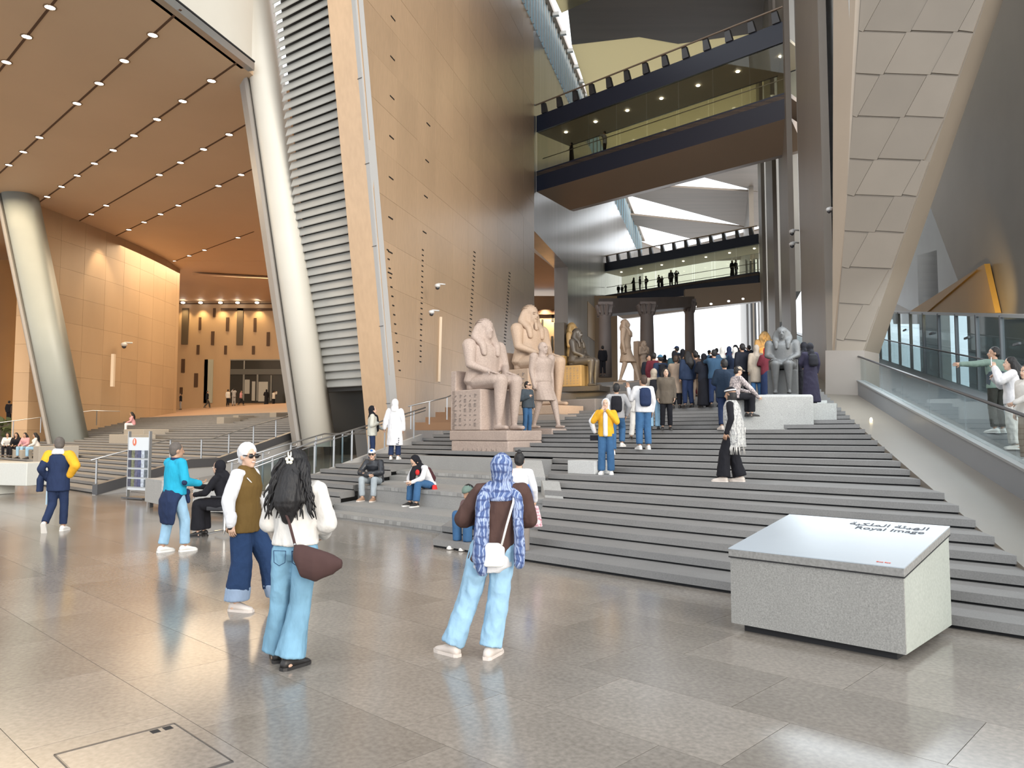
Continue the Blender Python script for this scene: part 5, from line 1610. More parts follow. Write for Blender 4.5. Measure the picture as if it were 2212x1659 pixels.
# 2 man in turquoise by the desk
P = stand(elR=(.255, .02, 1.10), wrR=(.20, .29, 1.06), hfR=(.0, 1, .12), elL=(-.23, .10, 1.14), wrL=(-.10, .32, 1.06), hfL=(.1, 1, .1), pnR=V3(-.3, 0, 1), pnL=V3(0, 0, 1), anR=(.10, .13, .085), knR=(.10, .12, .50), anL=(-.10, -.12, .085), knL=(-.10, -.04, .49), toL=(-.05, 1, 0), toR=(.05, 1, 0), hd=(.3, 1, -.05))
p2_ = Person('man in turquoise sweatshirt, navy jacket tied round his waist, at the desk', PZ(374, 1192), -36, 1.66, P, .014, 'b', fat=1.1)
p2_.top(TURQ, .04, 1.22, 1.0, belly=1.12, wrinkle=.007); p2_.trousers(DENL, .08, .072, .10); p2_.shoes(SHOEW, size=1.05); p2_.hair(HAIRG)
mb = MB(); lat = V3(1, 0, 0); fy = V3(0, 1, 0)
rings(mb, [(V3(.0, -.11, .44), .17, .04, lat, fy), (V3(0, -.12, .60), .22, .06, lat, fy), (V3(0, -.10, .80), .225, .09, lat, fy), (V3(0, -.02, .92), .205, .15, lat, fy), (V3(0, 0, 1.0), .18, .14, lat, fy)], 20)
mb.ball(V3(.05, .17, .92), .05, 8, 6); chain(mb, [V3(.05, .17, .90), V3(.07, .19, .78)], [.03, .035]); p2_.add('tied_jacket', mb, NAVYC, 3, .012)
mb = MB(); mb.ball(P['elR'] + V3(.03, -.03, -.01), (.045, .05, .05), 10, 7); p2_.add('elbow_patch', mb, NAVYC, 2)
mb = MB(); rings(mb, [(P['neck'] - V3(0, 0, .02), .085, .08, lat, fy), (P['neck'] + V3(0, 0, .03), .07, .07, lat, fy)]); p2_.add('navy_collar', mb, NAVYC, 2)

# 3 smiling woman in white headscarf and brown tunic
P = stand(elR=(.235, -.06, 1.13), wrR=(.245, -.02, .90), hfR=(0, .15, -1), elL=(-.23, .0, 1.13), wrL=(-.16, .17, 1.02), anR=(.10, -.02, .085), knR=(.10, .03, .49), anL=(-.13, .34, .085), knL=(-.11, .22, .50), hd=(.60, 1, -.04), head=(.0, .03, 1.578), toR=(.1, 1, 0), toL=(-.1, 1, 0))
p3_ = Person('smiling woman in white headscarf, dark sunglasses and brown tunic', PZ(524, 1316), -98, 1.69, P, .011, 'a', True)
p3_.top(WHITEC, .02, 1.0, 1.0, sl_r=1.18, name='white_shirt', wrinkle=.007)
p3_.trousers(DENN, .105, .118, .11, .17, wrinkle=.008)
mb = MB()
for q in 'LR':
    a = P['kn' + q].lerp(P['an' + q], .60); b = P['kn' + q].lerp(P['an' + q], .93)
    rings(mb, [(b, .122, .128, lat, fy), (a, .122, .128, lat, fy)], 16)
p3_.add('turned_up_cuffs', mb, cloth('cuff', (.24, .31, .42)), 2, .003)
mb = MB()
rings(mb, [(V3(.02, .0, .80), .20, .155, lat, fy), (V3(0, 0, .95), .20, .155, lat, fy), (V3(0, 0, 1.10), .182, .148, lat, fy), (V3(0, .01, 1.27), .192, .155, lat, fy), (V3(0, .005, 1.37), .180, .135, lat, fy), (V3(0, 0, 1.43), .10, .098, lat, fy), (V3(0, .0, 1.48), .066, .066, lat, fy)], 20)
p3_.add('brown_tunic', mb, OLIVE, 4, .006)
mb = MB(); limb(mb, P['wrR'] + V3(0, 0, .02), P['wrR'] + V3(0, 0, .08), .056, .060); p3_.add('rolled_cuff', mb, WHITEC, 2, .003)
p3_.shoes(SHOEC); p3_.glasses(SUNG)
h, f, u, r = p3_.hf(); mb = MB(); rot = Matrix((r, f, u)).transposed()
mb.ball(h - f * .032 + u * .040, (.094, .108, .106), 16, 10, rot=rot); mb.ball(h - f * .085 - u * .03, (.062, .06, .075), 12, 8, rot=rot); p3_.add('headscarf', mb, WHITEC, 3, .006, 14)
mb = MB(); mb.ball(h + f * .0945 - u * .056, (.021, .006, .0055), 10, 6, rot=rot); p3_.raw('teeth', mb, M('teeth', (.80, .78, .74), rough=.3))
mb = MB(); mb.tube([V3(.16, .10, 1.36), V3(.06, .145, 1.26), V3(-.08, .142, 1.10), V3(-.17, .10, .98)], .006, 6); p3_.raw('thin_strap', mb, CREAMC)
mb = MB(); limb(mb, P['wrR'] - V3(0, 0, .015), P['wrR'] - V3(0, 0, .03), .036, .036); p3_.add('dark_bracelet', mb, BLACKC, 1)

# 4 woman with long dark hair in white jacket
P = stand(elL=(-.235, .03, 1.12), wrL=(-.14, .20, 1.05), elR=(.245, .03, 1.12), wrR=(.15, .20, 1.02), hfL=(.6, .8, 0), hfR=(-.6, .8, 0), anL=(-.20, .12, .085), knL=(-.15, .07, .49), anR=(-.005, -.06, .085), knR=(.045, .0, .49), toL=(-.5, .9, 0), toR=(.45, .9, 0), hd=(.1, 1, .05))
p4_ = Person('woman with long wavy dark hair and white flower clip, white jacket, seen from behind', PZ(634, 1440), -8, 1.67, P, .010, 'a')
p4_.top(CREAMC, -.03, 1.08, 1.0, sl_r=1.25, flare=1.0, wrinkle=.012)
p4_.trousers(DENM, .080, .110, .105, .03, wrinkle=.009, seat=1.05); p4_.shoes(SHOEB)
h, f, u, r = p4_.hf(); rot = Matrix((r, f, u)).transposed()
hr = p4_.hair(HAIRD, 'long')
mb = MB(); rr = random.Random(5)
for k in range(46):
    a = rr.uniform(-1, 1)
    pts = []
    Lh = rr.uniform(.30, .48); ph = rr.uniform(0, 6); x0 = a * .10
    for j in range(9):
        t = j / 8
        pts.append(h + V3(x0 * (1 + t * 1.1) + .014 * math.sin(ph + t * 11), -.10 - .045 * math.sin(min(1, t * 1.6) * 1.57) + .012 * math.cos(ph + t * 9), .06 - t * Lh) if True else None)
    mb.tube([p * p4_.k for p in pts], [.013, .014, .014, .013, .013, .012, .011, .008, .003], 5)
me = mb.mesh('wavy_locks'); link('wavy_locks', me, HAIRD, p4_.root, True)
mb = MB(); c = h - f * .132 + u * .055
for k in range(5):
    a = 1.2566 * k + .3; mb.ball(c + r * .022 * math.cos(a) + u * .022 * math.sin(a) - f * .005, (.015, .008, .015), 8, 6)
for k in (-1, 1): mb.ball(c + r * .012 * k + u * .045, (.006, .006, .022), 8, 6); mb.ball(c + r * .010 * k - u * .045, (.006, .006, .022), 8, 6)
p4_.raw('flower_clip', mb, M('clip_cream', (.80, .76, .64), rough=.4))
mb = MB(); c = V3(.20, -.20, .84)
rings(mb, [(c + V3(.25, .02, .0), .02, .03, fy, UP), (c + V3(.18, .02, -.005), .05, .075, fy, UP), (c + V3(.05, 0, -.01), .065, .125, fy, UP), (c + V3(-.06, 0, .02), .06, .125, fy, UP), (c + V3(-.12, 0, .08), .04, .06, fy, UP)], 16)
p4_.add('shoulder_bag', mb, SUEDE, 3, .004)
mb = MB(); mb.tube([V3(-.06, -.16, 1.30), V3(.02, -.185, 1.16), V3(.07, -.20, 1.02), V3(.10, -.21, .93)], .011, 6); p4_.raw('bag_strap', mb, SUEDE)
mb = MB(); mb.ball(V3(.095, -.215, .955), .012, 8, 6); mb.ball(V3(.085, -.212, .985), .010, 8, 6); p4_.raw('strap_ring', mb, STEEL)
mb = MB()
for k in (-1, 1):
    c = V3(.075 * k, -.128, .87); mb.tube([c + V3(-.05, .0, .05), c + V3(.05, 0, .05), c + V3(.045, 0, -.04), c + V3(0, -.006, -.065), c + V3(-.045, 0, -.04), c + V3(-.05, 0, .05)], .003, 4)
p4_.raw('pocket_seams', mb, DENN)

# 5 woman in blue plaid headscarf
P = stand(pelvis=(.02, 0, .93), waist=(.05, 0, 1.08), chest=(.085, .015, 1.28), neck=(.095, 0, 1.44), head=(.10, .02, 1.578), shL=(-.085, 0, 1.385), shR=(.265, 0, 1.385),
          elL=(-.235, .02, 1.15), wrL=(-.05, .25, 1.19), hfL=(.3, .9, .3), elR=(.31, .08, 1.14), wrR=(.18, .28, 1.16), hfR=(-.3, .9, .3), hipL=(-.075, 0, .90), hipR=(.105, 0, .90),
          anL=(-.33, .0, .085), knL=(-.19, .03, .49), anR=(.0, -.04, .085), knR=(.065, .02, .49), toL=(-.80, .6, 0), toR=(.30, .95, 0), hd=(.15, 1, .12))
p5_ = Person('woman in blue striped headscarf and brown blouse with white cross-body bag, seen from behind', PZ(1060, 1418), -6, 1.63, P, .010, 'a')
p5_.top(BROWNC, .13, 1.04, 1.0, sl_r=1.30, flare=1.08, wrinkle=.014, name='blouse')
mb = MB(); rings(mb, [(V3(.0, -.02, .715), .11, .12, lat, fy), (V3(0.01, -.012, .76), .178, .142, lat, fy), (V3(.02, 0, .88), .175, .138, lat, fy)], 18); p5_.add('white_undershirt', mb, WHITEC, 3, .006)
p5_.trousers(DENL, .088, .092, .108, .035, wrinkle=.013); p5_.shoes(SHOEC, size=1.08)
p5_.hijab(PLAIDB, True, wr=.007)
mb = MB(); chain(mb, [V3(.0, -.02, 1.43), V3(-.055, -.115, 1.34), V3(-.055, -.155, 1.10), V3(-.065, -.165, .84), V3(-.055, -.16, .74)], [.045, .055, .062, .068, .050], 10, 1.0); p5_.add('scarf_end', mb, PLAIDB, 3, .010)
mb = MB(); chain(mb, [V3(.18, .0, 1.43), V3(.235, -.09, 1.33), V3(.255, -.11, 1.05), V3(.255, -.11, .80)], [.04, .042, .045, .045], 10, 1.0); p5_.add('scarf_end', mb, PLAIDB, 3, .010)
mb = MB(); c = V3(.045, -.215, .885)
mb.prism([c + V3(-.085, 0, -.085), c + V3(-.065, 0, -.105), c + V3(.075, 0, -.105), c + V3(.095, 0, -.085), c + V3(.095, 0, .05), c + V3(.05, 0, .09), c + V3(-.05, 0, .09), c + V3(-.085, 0, .05)], V3(0, .05, 0))
o = p5_.raw('crossbody_bag', mb, LEATHW, False); b = o.modifiers.new('bevel', 'BEVEL'); b.width = .015; b.segments = 3
mb = MB(); mb.tube([V3(.115, -.195, .96), V3(.155, -.175, 1.12), V3(.205, -.14, 1.30), V3(.215, -.02, 1.44), V3(.12, .14, 1.28)], .010, 6); p5_.raw('bag_strap', mb, LEATHW)

# 6 visitor with white top hidden behind her
P = stand(elR=(.26, .0, 1.12), wrR=(.24, .12, .93), elL=(-.22, .1, 1.15), wrL=(-.08, .26, 1.26), hd=(-.3, 1, .1), anL=(-.1, .1, .085))
p6_ = Person('dark-haired visitor in white top with blue side panel, half hidden behind the plaid scarf', PZ(1121, 1206), -18, 1.52, P, .016, 'a')
p6_.top(WHITEC, .08, 1.05, 1.0, wrinkle=.006); p6_.trousers(cloth('taupe', (.22, .19, .17)), .08, .075); p6_.shoes(SHOEC); p6_.hair(HAIRD, 'bun')
mb = MB(); rings(mb, [(V3(.165, -.02, .86), .05, .09, lat, fy), (V3(.165, -.02, 1.05), .045, .09, lat, fy), (V3(.16, -.01, 1.2), .03, .06, lat, fy)]); p6_.add('blue_panel', mb, cloth('bright_blue', (.01, .14, .55)), 3)
mb = MB(); rings(mb, [(V3(.27, .12, .50), .09, .05, lat, fy), (V3(.26, .12, .66), .08, .05, lat, fy), (V3(.25, .12, .84), .04, .03, lat, fy)]); p6_.add('pink_bag', mb, plaid('pink_stripes', (.62, .42, .45), (.75, .7, .7), (.4, .1, .15), 10), 3, .01)

# 7 seated visitor with grey-green cap
P = sit(.24, hd=(.1, 1, -.5), wrL=(-.05, -.10, .52), wrR=(.05, -.10, .52), chest=(0, -.30, .60), neck=(0, -.22, .73), head=(0, -.16, .86), shL=(-.175, -.26, .68), shR=(.175, -.26, .68), elL=(-.22, -.2, .45), elR=(.22, -.2, .45))
p7_ = Person('seated visitor in grey-green cap and blue jeans, hidden behind the plaid scarf', PZ(996, 1186) + V3(0, 0, 0), 140, 1.70, P, .016, 'b')
p7_.top(cloth('plum', (.16, .10, .10)), .05, 1.05); p7_.trousers(DENB, .075, .07); p7_.shoes(SHOEW); p7_.hair(HAIRD); p7_.cap(GREENG, False)

# 8 seated man in baseball cap
P = sit(.36, hd=(-.35, 1, -.02), elL=(-.27, -.18, .66), wrL=(.02, -.05, .63), elR=(.27, -.18, .66), wrR=(.0, -.02, .60), hfL=(1, .2, -.1), hfR=(-1, .2, -.1), chest=(0, -.33, .80), neck=(0, -.27, .94), head=(0, -.22, 1.075), shL=(-.185, -.30, .89), shR=(.185, -.30, .89), anL=(-.17, .03, .085), anR=(.13, .0, .085), knL=(-.17, .0, .50), knR=(.15, .0, .50))
b8 = PZ(793, 1083, 2 * RISE)
p8_ = Person('seated man in white and blue baseball cap and black leather jacket', b8, 164, 1.70, P, .014, 'a', True)
p8_.top(M('black_leather', (.02, .022, .028), rough=.4, bump=.3, bscale=18), .04, 1.14, 1.0, sl_r=1.1, wrinkle=.008); p8_.trousers(cloth('light_grey_jeans', (.34, .38, .41)), .074, .066); p8_.shoes(SHOET, SHOEC, 1.05); p8_.hair(HAIRG); p8_.cap(WHITEC); p8_.glasses(SUNG)
h, f, u, r = p8_.hf(); mb = MB(); mb.ball(h + f * .088 + u * .098, (.034, .022, .026), 10, 6, rot=Matrix((r, f, u)).transposed()); p8_.raw('cap_badge', mb, cloth('badge_blue', (.04, .16, .48)))

# 9 seated woman leaning over her telephone
P = sit(.36, hd=(.1, .75, -.75), hu=V3(0, .6, .8), chest=(0, -.24, .76), neck=(.0, -.13, .88), head=(0, -.03, .97), shL=(-.17, -.18, .83), shR=(.17, -.18, .83), elL=(-.22, -.06, .62), elR=(.22, -.06, .60), wrL=(-.05, .08, .53), wrR=(.05, .10, .52), hfL=(.3, 1, 0), hfR=(-.3, 1, 0), anL=(-.13, .04, .085), anR=(.12, .0, .085), waist=(0, -.38, .60))
b9 = PZ(893, 1094, 2 * RISE)
p9_ = Person('seated woman in black headscarf and white sleeves bent over a phone', b9, 138, 1.68, P, .014, 'a', True)
p9_.top(WHITEC, .05, 1.0, 1.0); p9_.trousers(DENB, .078, .075); p9_.shoes(SHOEB, SHOEW); p9_.hijab(BLACKC)
mb = MB(); chain(mb, [V3(.0, -.06, .84), V3(.0, .02, .70), V3(.0, .04, .56)], [.08, .075, .06], 10); p9_.add('scarf_front', mb, BLACKC, 3, .006)
mb = MB(); c = V3(0, -.42, .66); rings(mb, [(c + V3(0, -.02, -.22), .15, .09, lat, fy), (c + V3(0, -.05, -.05), .17, .11, lat, fy), (c + V3(0, .08, .16), .14, .08, lat, fy), (c + V3(0, .14, .22), .08, .05, lat, fy)]); p9_.add('maroon_backpack', mb, MAROON, 3, .008)
mb = MB(); rings(mb, [(V3(-.25, -.40, .10), .03, .07, lat, fy), (V3(-.25, -.40, .30), .05, .09, lat, fy), (V3(-.23, -.40, .46), .03, .06, lat, fy)]); p9_.add('red_bag', mb, REDC, 3)
mb = MB(); mb.ball(V3(-.10, -.02, .74), (.05, .05, .065), 10, 7); p9_.raw('red_pouch', mb, REDC)
mb = MB(); mb.box(V3(0, .17, .545), (.04, .075, .006)); p9_.raw('phone', mb, M('phone_white', (.7, .7, .72), rough=.3), False)

# 10 woman in black headscarf at the railing
P = stand(elL=(-.26, .08, 1.14), wrL=(-.16, .30, 1.02), hfL=(.2, 1, -.2), elR=(.26, -.02, 1.12), wrR=(.10, .16, 1.18), hfR=(-1, .2, .1))
p10 = Person('woman in black headscarf and pale cardigan leaning on the steel railing', on_stairs(803, 1000), -78, 1.66, P, .016, 'a', True)
p10.top(cloth('pale_cardigan', (.50, .50, .45)), .12, 1.12, 1.0, name='cardigan', wrinkle=.01); p10.trousers(NAVYC, .075, .07); p10.shoes(SHOEB); p10.hijab(BLACKC)
mb = MB(); chain(mb, [V3(0, .10, 1.38), V3(.0, .145, 1.2), V3(0, .14, .98)], [.07, .06, .06], 10); p10.add('scarf_front', mb, BLACKC, 2, .005)
# 11 long white hooded coat
P = stand(elL=(-.255, -.04, 1.12), wrL=(-.30, .0, .90), elR=(.235, -.03, 1.12), wrR=(.24, .03, .86))
p11 = Person('person in long white hooded coat with dark cuffs, seen from behind on the steps', on_stairs(852, 1001), -4, 1.70, P, .015, 'b')
p11.trousers(NAVYC, .075, .075); p11.shoes(SHOEW)
mb = MB(); rings(mb, [(V3(0, 0, .40), .235, .17, lat, fy), (V3(0, 0, .70), .215, .16, lat, fy), (V3(0, 0, 1.0), .20, .145, lat, fy), (V3(0, .01, 1.28), .185, .135, lat, fy), (V3(0, 0, 1.385), .165, .115, lat, fy), (V3(0, 0, 1.46), .075, .07, lat, fy)], 20)
for q in 'LR': chain(mb, [P['sh' + q], P['el' + q], P['wr' + q]], [.075, .072, .064])
p11.add('long_coat', mb, WHITEC, 3, .008)
h, f, u, r = p11.hf(); mb = MB(); mb.ball(h - f * .03 + u * .02, (.105, .115, .135), 14, 9); chain(mb, [h - u * .06 - f * .03, P['neck'] - V3(0, .03, .02)], [.10, .12]); p11.add('hood', mb, WHITEC, 3, .005)
mb = MB()
for q in 'LR': limb(mb, P['wr' + q], P['wr' + q].lerp(P['el' + q], -.08), .05, .05)
p11.add('dark_cuffs', mb, BLACKC, 1)
mb = MB()
for k, (x, z) in enumerate(((.15, .60), (.15, .545), (.145, .49))): mb.box(V3(x, -.150, z), (.010, .012, .014))
mb.box(V3(.11, -.158, .44), (.04, .012, .012)); mb.v = list(mb.v); p11.raw('hem_lettering', mb, INK, False)
# 12 woman in black at the desk
P = sit(.50, hd=(.1, 1, -.05), hu=UP, wrR=(.06, .12, .90), elR=(.18, -.14, .86), hfR=(0, 1, 0), wrL=(-.10, .05, .76), elL=(-.24, -.22, .80), knL=(-.1, -.02, .58), knR=(.1, -.02, .58))
p12 = Person('woman with black headscarf and black robe seated behind the granite desk', CH + V3(-.44, 0, .0), 84, 1.64, P, .016, 'a', True)
p12.top(BLACKC, .1, 1.08); p12.trousers(BLACKC, .11, .12, .13); p12.shoes(SHOEB); p12.hijab(BLACKC, tail=.2)
# 13 man in dark puffer jacket beside the striding statue
P = stand(elR=(.26, -.02, 1.12), wrR=(.10, .18, 1.20), hfR=(-.7, .3, .6), hd=(-.25, 1, .05))
b13 = PD(1139, 962, 23.4); b13.z = stair_z(b13)
p13 = Person('young man in dark quilted jacket beside the knees of the nearest seated king', b13, -140, 1.60, P, .016, 'a', True)
p13.top(SLATEC, .08, 1.18, 1.0, sl_r=1.15); p13.trousers(DENB, .075, .07); p13.shoes(SHOEB); p13.hair(HAIRD); p13.glasses(SUNG)
# 14 woman in yellow jacket
P = stand(elL=(-.25, .06, 1.18), wrL=(-.06, .16, 1.42), hfL=(.5, .1, .8), elR=(.28, .06, 1.20), wrR=(.08, .18, 1.42), hfR=(-.5, .1, .8), pnL=V3(0, -1, 0), pnR=V3(0, -1, 0))
p14 = Person('woman in white headscarf and yellow jacket with hands raised to her face', on_stairs(1310, 1025), 168, 1.58, P, .014, 'a', True)
p14.top(YELL, .08, 1.05, 1.0, sl_r=1.1); p14.trousers(DENB, .085, .085, .10, .03); p14.shoes(SHOEW, size=1.1); p14.hijab(WHITEC)
mb = MB(); chain(mb, [V3(0, .11, 1.36), V3(0, .142, 1.2), V3(0, .14, .90)], [.06, .05, .055], 10); p14.add('white_shirt', mb, WHITEC, 2, .005)
mb = MB(); mb.box(V3(.27, .0, .82), (.085, .05, .06)); p14.raw('black_bag', mb, BLACKC, False)
mb = MB(); chain(mb, [P['shR'] + V3(.035, -.02, 0), P['elR'] + V3(.05, -.02, .0), V3(.26, -.03, .95)], [.05, .06, .045]); p14.add('white_sleeve', mb, WHITEC, 3, .006)
# 15 grey top with backpack, one foot raised
P = stand(anR=(.12, .20, .27), knR=(.13, .24, .66), anL=(-.08, -.02, .085), elL=(-.26, -.02, 1.13), elR=(.30, -.04, 1.15), wrR=(.24, .08, .95), toR=(.4, 1, 0))
p15 = Person('visitor in grey top with black backpack stepping up the stairs in jeans', on_stairs(1333, 982), -8, 1.68, P, .016, 'b')
p15.top(GREYC_, .06, 1.1); p15.trousers(DENB, .085, .07, .10); p15.shoes(SHOEW); p15.hair(HAIRD); p15.backpack(BLACKC)
# 16 man in white with navy backpack
P = stand(elL=(-.27, .06, 1.15), wrL=(-.30, .16, 1.40), hfL=(-.1, .1, 1), pnL=V3(0, 1, 0), hd=(-.5, 1, 0), curl=.1)
p16 = Person('man in white sweatshirt with navy backpack raising an open hand', on_stairs(1391, 971), 6, 1.76, P, .016, 'b')
p16.top(WHITEC, .08, 1.15, 1.0); p16.trousers(DENB, .085, .075, .10); p16.shoes(SHOEW, size=1.1); p16.hair(HAIRB); p16.backpack(NAVYC, sz=1.1)
# 17 child in pale trousers between them
p17 = Person('child in pale clothes between the two backpack wearers', on_stairs(1374, 958), 160, 1.35, stand(anL=(-.15, 0, .085), anR=(.15, 0, .085)), .018, 'a', True)
p17.top(CREAMC, .06, 1.1); p17.trousers(CREAMC, .09, .08, .1); p17.shoes(SHOEB); p17.hair(HAIRD)
# 18-20
p18 = Person('woman in beige headscarf and hoodie with dark backpack, flared jeans, on the steps', on_stairs(1414, 932), -6, 1.66, stand(), .018, 'b')
p18.top(BEIGE, .10, 1.1); p18.trousers(DENL, .075, .085, .095, .03); p18.shoes(SHOEB); p18.hijab(BEIGE); p18.backpack(BLACKC)
P = stand(anR=(.12, .12, .2), knR=(.12, .2, .56), hd=(.3, 1, 0))
p19 = Person('woman in olive-brown coat and dark trousers looking back towards the camera', on_stairs(1440, 931), 172, 1.66, stand(hd=(-.2, 1, 0)), .018, 'a', True)
p19.top(cloth('olive_coat', (.11, .09, .07)), .22, 1.15, name='coat'); p19.trousers(BLACKC, .075, .065); p19.shoes(SHOEB); p19.hair(HAIRD, 'long')
p20 = Person('person in long tan coat with a red-brown bag at the front of the crowd', on_stairs(1462, 888), -20, 1.68, stand(elL=(-.25, .1, 1.2), wrL=(-.1, .3, 1.35)), .02, 'b')
p20.top(TANC, .45, 1.15, name='coat'); p20.trousers(BLACKC, .08, .08); p20.shoes(SHOEB); p20.hair(HAIRB)
mb = MB(); mb.box(V3(-.20, -.06, .92), (.10, .06, .08)); p20.raw('red_brown_bag', mb, cloth('red_brown', (.18, .06, .05)), False)
# 21 woman in pale fringed shawl
P = stand(anL=(-.10, .15, .085), knL=(-.10, .12, .49), anR=(.09, -.11, .085), knR=(.09, .0, .49), toL=(0, 1, 0), toR=(0, 1, 0), hd=(.2, 1, -.15), elR=(.22, -.05, 1.12), wrR=(.2, .1, .9))
p21 = Person('person in black hat and pale fringed shawl walking left across the steps', on_stairs(1584, 1041), 62, 1.67, P, .014, 'b')
p21.top(BLACKC, .08, 1.0); p21.trousers(BLACKC, .10, .115, .105, .03, wrinkle=.008); p21.shoes(SHOEC, size=1.05)
mb = MB(); rings(mb, [(V3(.03, -.06, .62), .20, .17, lat, fy), (V3(.02, -.05, .85), .225, .17, lat, fy), (V3(0, -.02, 1.15), .225, .165, lat, fy), (V3(0, 0, 1.36), .19, .135, lat, fy), (V3(0, 0, 1.47), .085, .085, lat, fy)], 20)
sh21 = p21.add('shawl', mb, KEFF, 3, .012)
mb = MB(); rr = random.Random(9)
for k in range(60):
    a = rr.uniform(0, 6.283); z0 = rr.choice((.66, .66, .98)); R = .20 if z0 < .7 else .235
    p = V3(.03 + R * math.cos(a), -.05 + R * .8 * math.sin(a), z0)
    mb.tube([q * p21.k for q in (p, p + V3(rr.uniform(-.01, .01), rr.uniform(-.01, .01), -.07), p + V3(rr.uniform(-.02, .02), rr.uniform(-.02, .02), -.17))], [.008 * p21.k, .008 * p21.k, .004 * p21.k], 4)
fr21 = link('fringe', mb.mesh('fringe'), CREAMC, p21.root, True)
p21.cap(BLACKC, False, 'hat')
h, f, u, r = p21.hf(); mb = MB(); rings(mb, [(h + u * .055 - f * .012, .0925, .112, r, f), (h + u * .082 - f * .012, .089, .108, r, f)], 16); p21.raw('white_hat_band', mb, WHITEC)
mb = MB(); rings(mb, [(P['neck'], .085, .085, lat, fy), (h - u * .05 - f * .03, .085, .09, lat, fy), (h + u * .03 - f * .03, .088, .09, lat, fy)]); p21.add('hair', mb, HAIRD, 2)
mb = MB(); rings(mb, [(V3(.26, .08, .62), .05, .12, lat, fy), (V3(.26, .08, .80), .045, .11, lat, fy), (V3(.25, .08, .86), .03, .07, lat, fy)]); p21.add('black_bag', mb, BLACKC, 2)
# 22 seated youth in beige cap on the granite block
P = sit(.42, hd=(.1, 1, -.25), wrL=(-.05, .05, .62), wrR=(.1, .16, .50), elR=(.24, -.1, .68), hfR=(0, 1, -.3))
b22 = PD(1612, 905, 19.3)
p22 = Person('youth in beige cap and checked shirt sitting on the granite block corner', PD(1622, 900, 18.95) + V3(0, 0, 0), -78, 1.62, P, .016, 'a', True)
p22.top(CHECK, .05, 1.1); p22.trousers(BLACKC, .085, .075); p22.shoes(SHOEB); p22.hair(HAIRD); p22.cap(BEIGE)
# 23 tall man in navy jacket
p23 = Person('tall man in dark navy jacket, back turned, left of the youth in the cap', on_stairs(1568, 929), 4, 1.78, stand(elL=(-.24, .05, 1.14), wrL=(-.08, .2, 1.1), elR=(.24, .05, 1.14), wrR=(.08, .2, 1.1), hd=(.2, 1, 0)), .018, 'b')
p23.top(cloth('deep_navy', (.016, .028, .05)), .16, 1.28, 1.0, sl_r=1.1); p23.trousers(NAVYC, .078, .07); p23.shoes(SHOEC); p23.hair(HAIRD)
# 24 two women in black by the dark statue
for k, (x, y, hh, face, lab_, sk) in enumerate(((1752, 872, 1.55, 8, 'woman in black abaya at the right edge of the granite block', .26), (1738, 866, 1.68, 30, 'taller woman in black headscarf beside the dark seated statue', .24))):
    b24 = PD(x, y, 19.6 + k * 2.4)
    pp = Person(lab_, b24, face, hh, stand(elL=(-.25, .06, 1.14), wrL=(-.12, .22, 1.05)), .018, 'b')
    pp.top(BLACKC if k else cloth('ink', (.02, .018, .035)), .1, 1.12); pp.skirt(BLACKC if k else cloth('ink', (.02, .018, .035)), .04, sk); pp.shoes(SHOEB); pp.hijab(BLACKC, tail=.15)
    if k == 0: pp.backpack(BLACKC, sz=.9)
    st24 = MB().box(b24 + V3(.05, .1, -.3), (.45, .45, .3)).build('standing_block', GRANITE, None)
    tag(st24, 'granite ledge the %s woman in black stands on' % ('shorter' if k == 0 else 'taller'), 'stone block')
# 25-27 visitors on the walkway
def walk_pt(px, o):
    s = s_at(px, o); return on_edge(o, s, cheek_z(s) + .12)
P = stand(elL=(-.42, .10, 1.36), wrL=(-.66, .22, 1.36), hfL=(-1, .3, 0), shL=(-.19, .02, 1.39), hd=(-.8, .6, 0))
p25 = Person('man in grey-green pullover on the walkway stretching his arm to point', walk_pt(2153, 2.3), 20, 1.74, P, .013, 'b', True)
p25.top(GREENG, .05, 1.1, 1.0); p25.trousers(cloth('dark_olive', (.035, .035, .03)), .075, .068); p25.shoes(SHOEW, size=1.1); p25.hair(HAIRD)
mb = MB(); rings(mb, [(V3(0, -.0, .93), .19, .14, lat, fy), (V3(0, 0, 1.1), .18, .135, lat, fy), (V3(0, 0, 1.22), .186, .14, lat, fy)]); p25.add('blue_grey_lower', mb, SLATEC, 3, .005)
P = stand(elL=(-.20, .20, 1.26), wrL=(-.06, .26, 1.50), hfL=(.1, .2, 1), elR=(.25, .14, 1.20), wrR=(.05, .28, 1.33), hfR=(-.7, .4, .4), hd=(-.2, 1, .05))
p26 = Person('woman in white blouse on the walkway holding up a white phone', walk_pt(2188, 2.0), 62, 1.66, P, .013, 'a', True)
p26.top(WHITEC, .10, 1.15, 1.0, sl_r=1.25, wrinkle=.01); p26.trousers(CREAMC, .10, .10, .105, .04, wrinkle=.012); p26.shoes(SHOEW); p26.hair(HAIRD, 'long')
mb = MB(); mb.box(P['wrL'] + V3(.03, .05, .13), (.04, .006, .08)); p26.raw('phone', mb, M('phone_white', (.7, .7, .72), rough=.3), False)
p27 = Person('woman with light brown hair in pale top at the right picture edge', walk_pt(2222, 1.8), 100, 1.62, stand(elL=(-.22, .15, 1.16), wrL=(-.05, .3, 1.05)), .015, 'a', True)
p27.top(CREAMC, .12, 1.15); p27.trousers(TANC, .09, .09); p27.shoes(SHOEW); p27.hair(HAIRB, 'long')

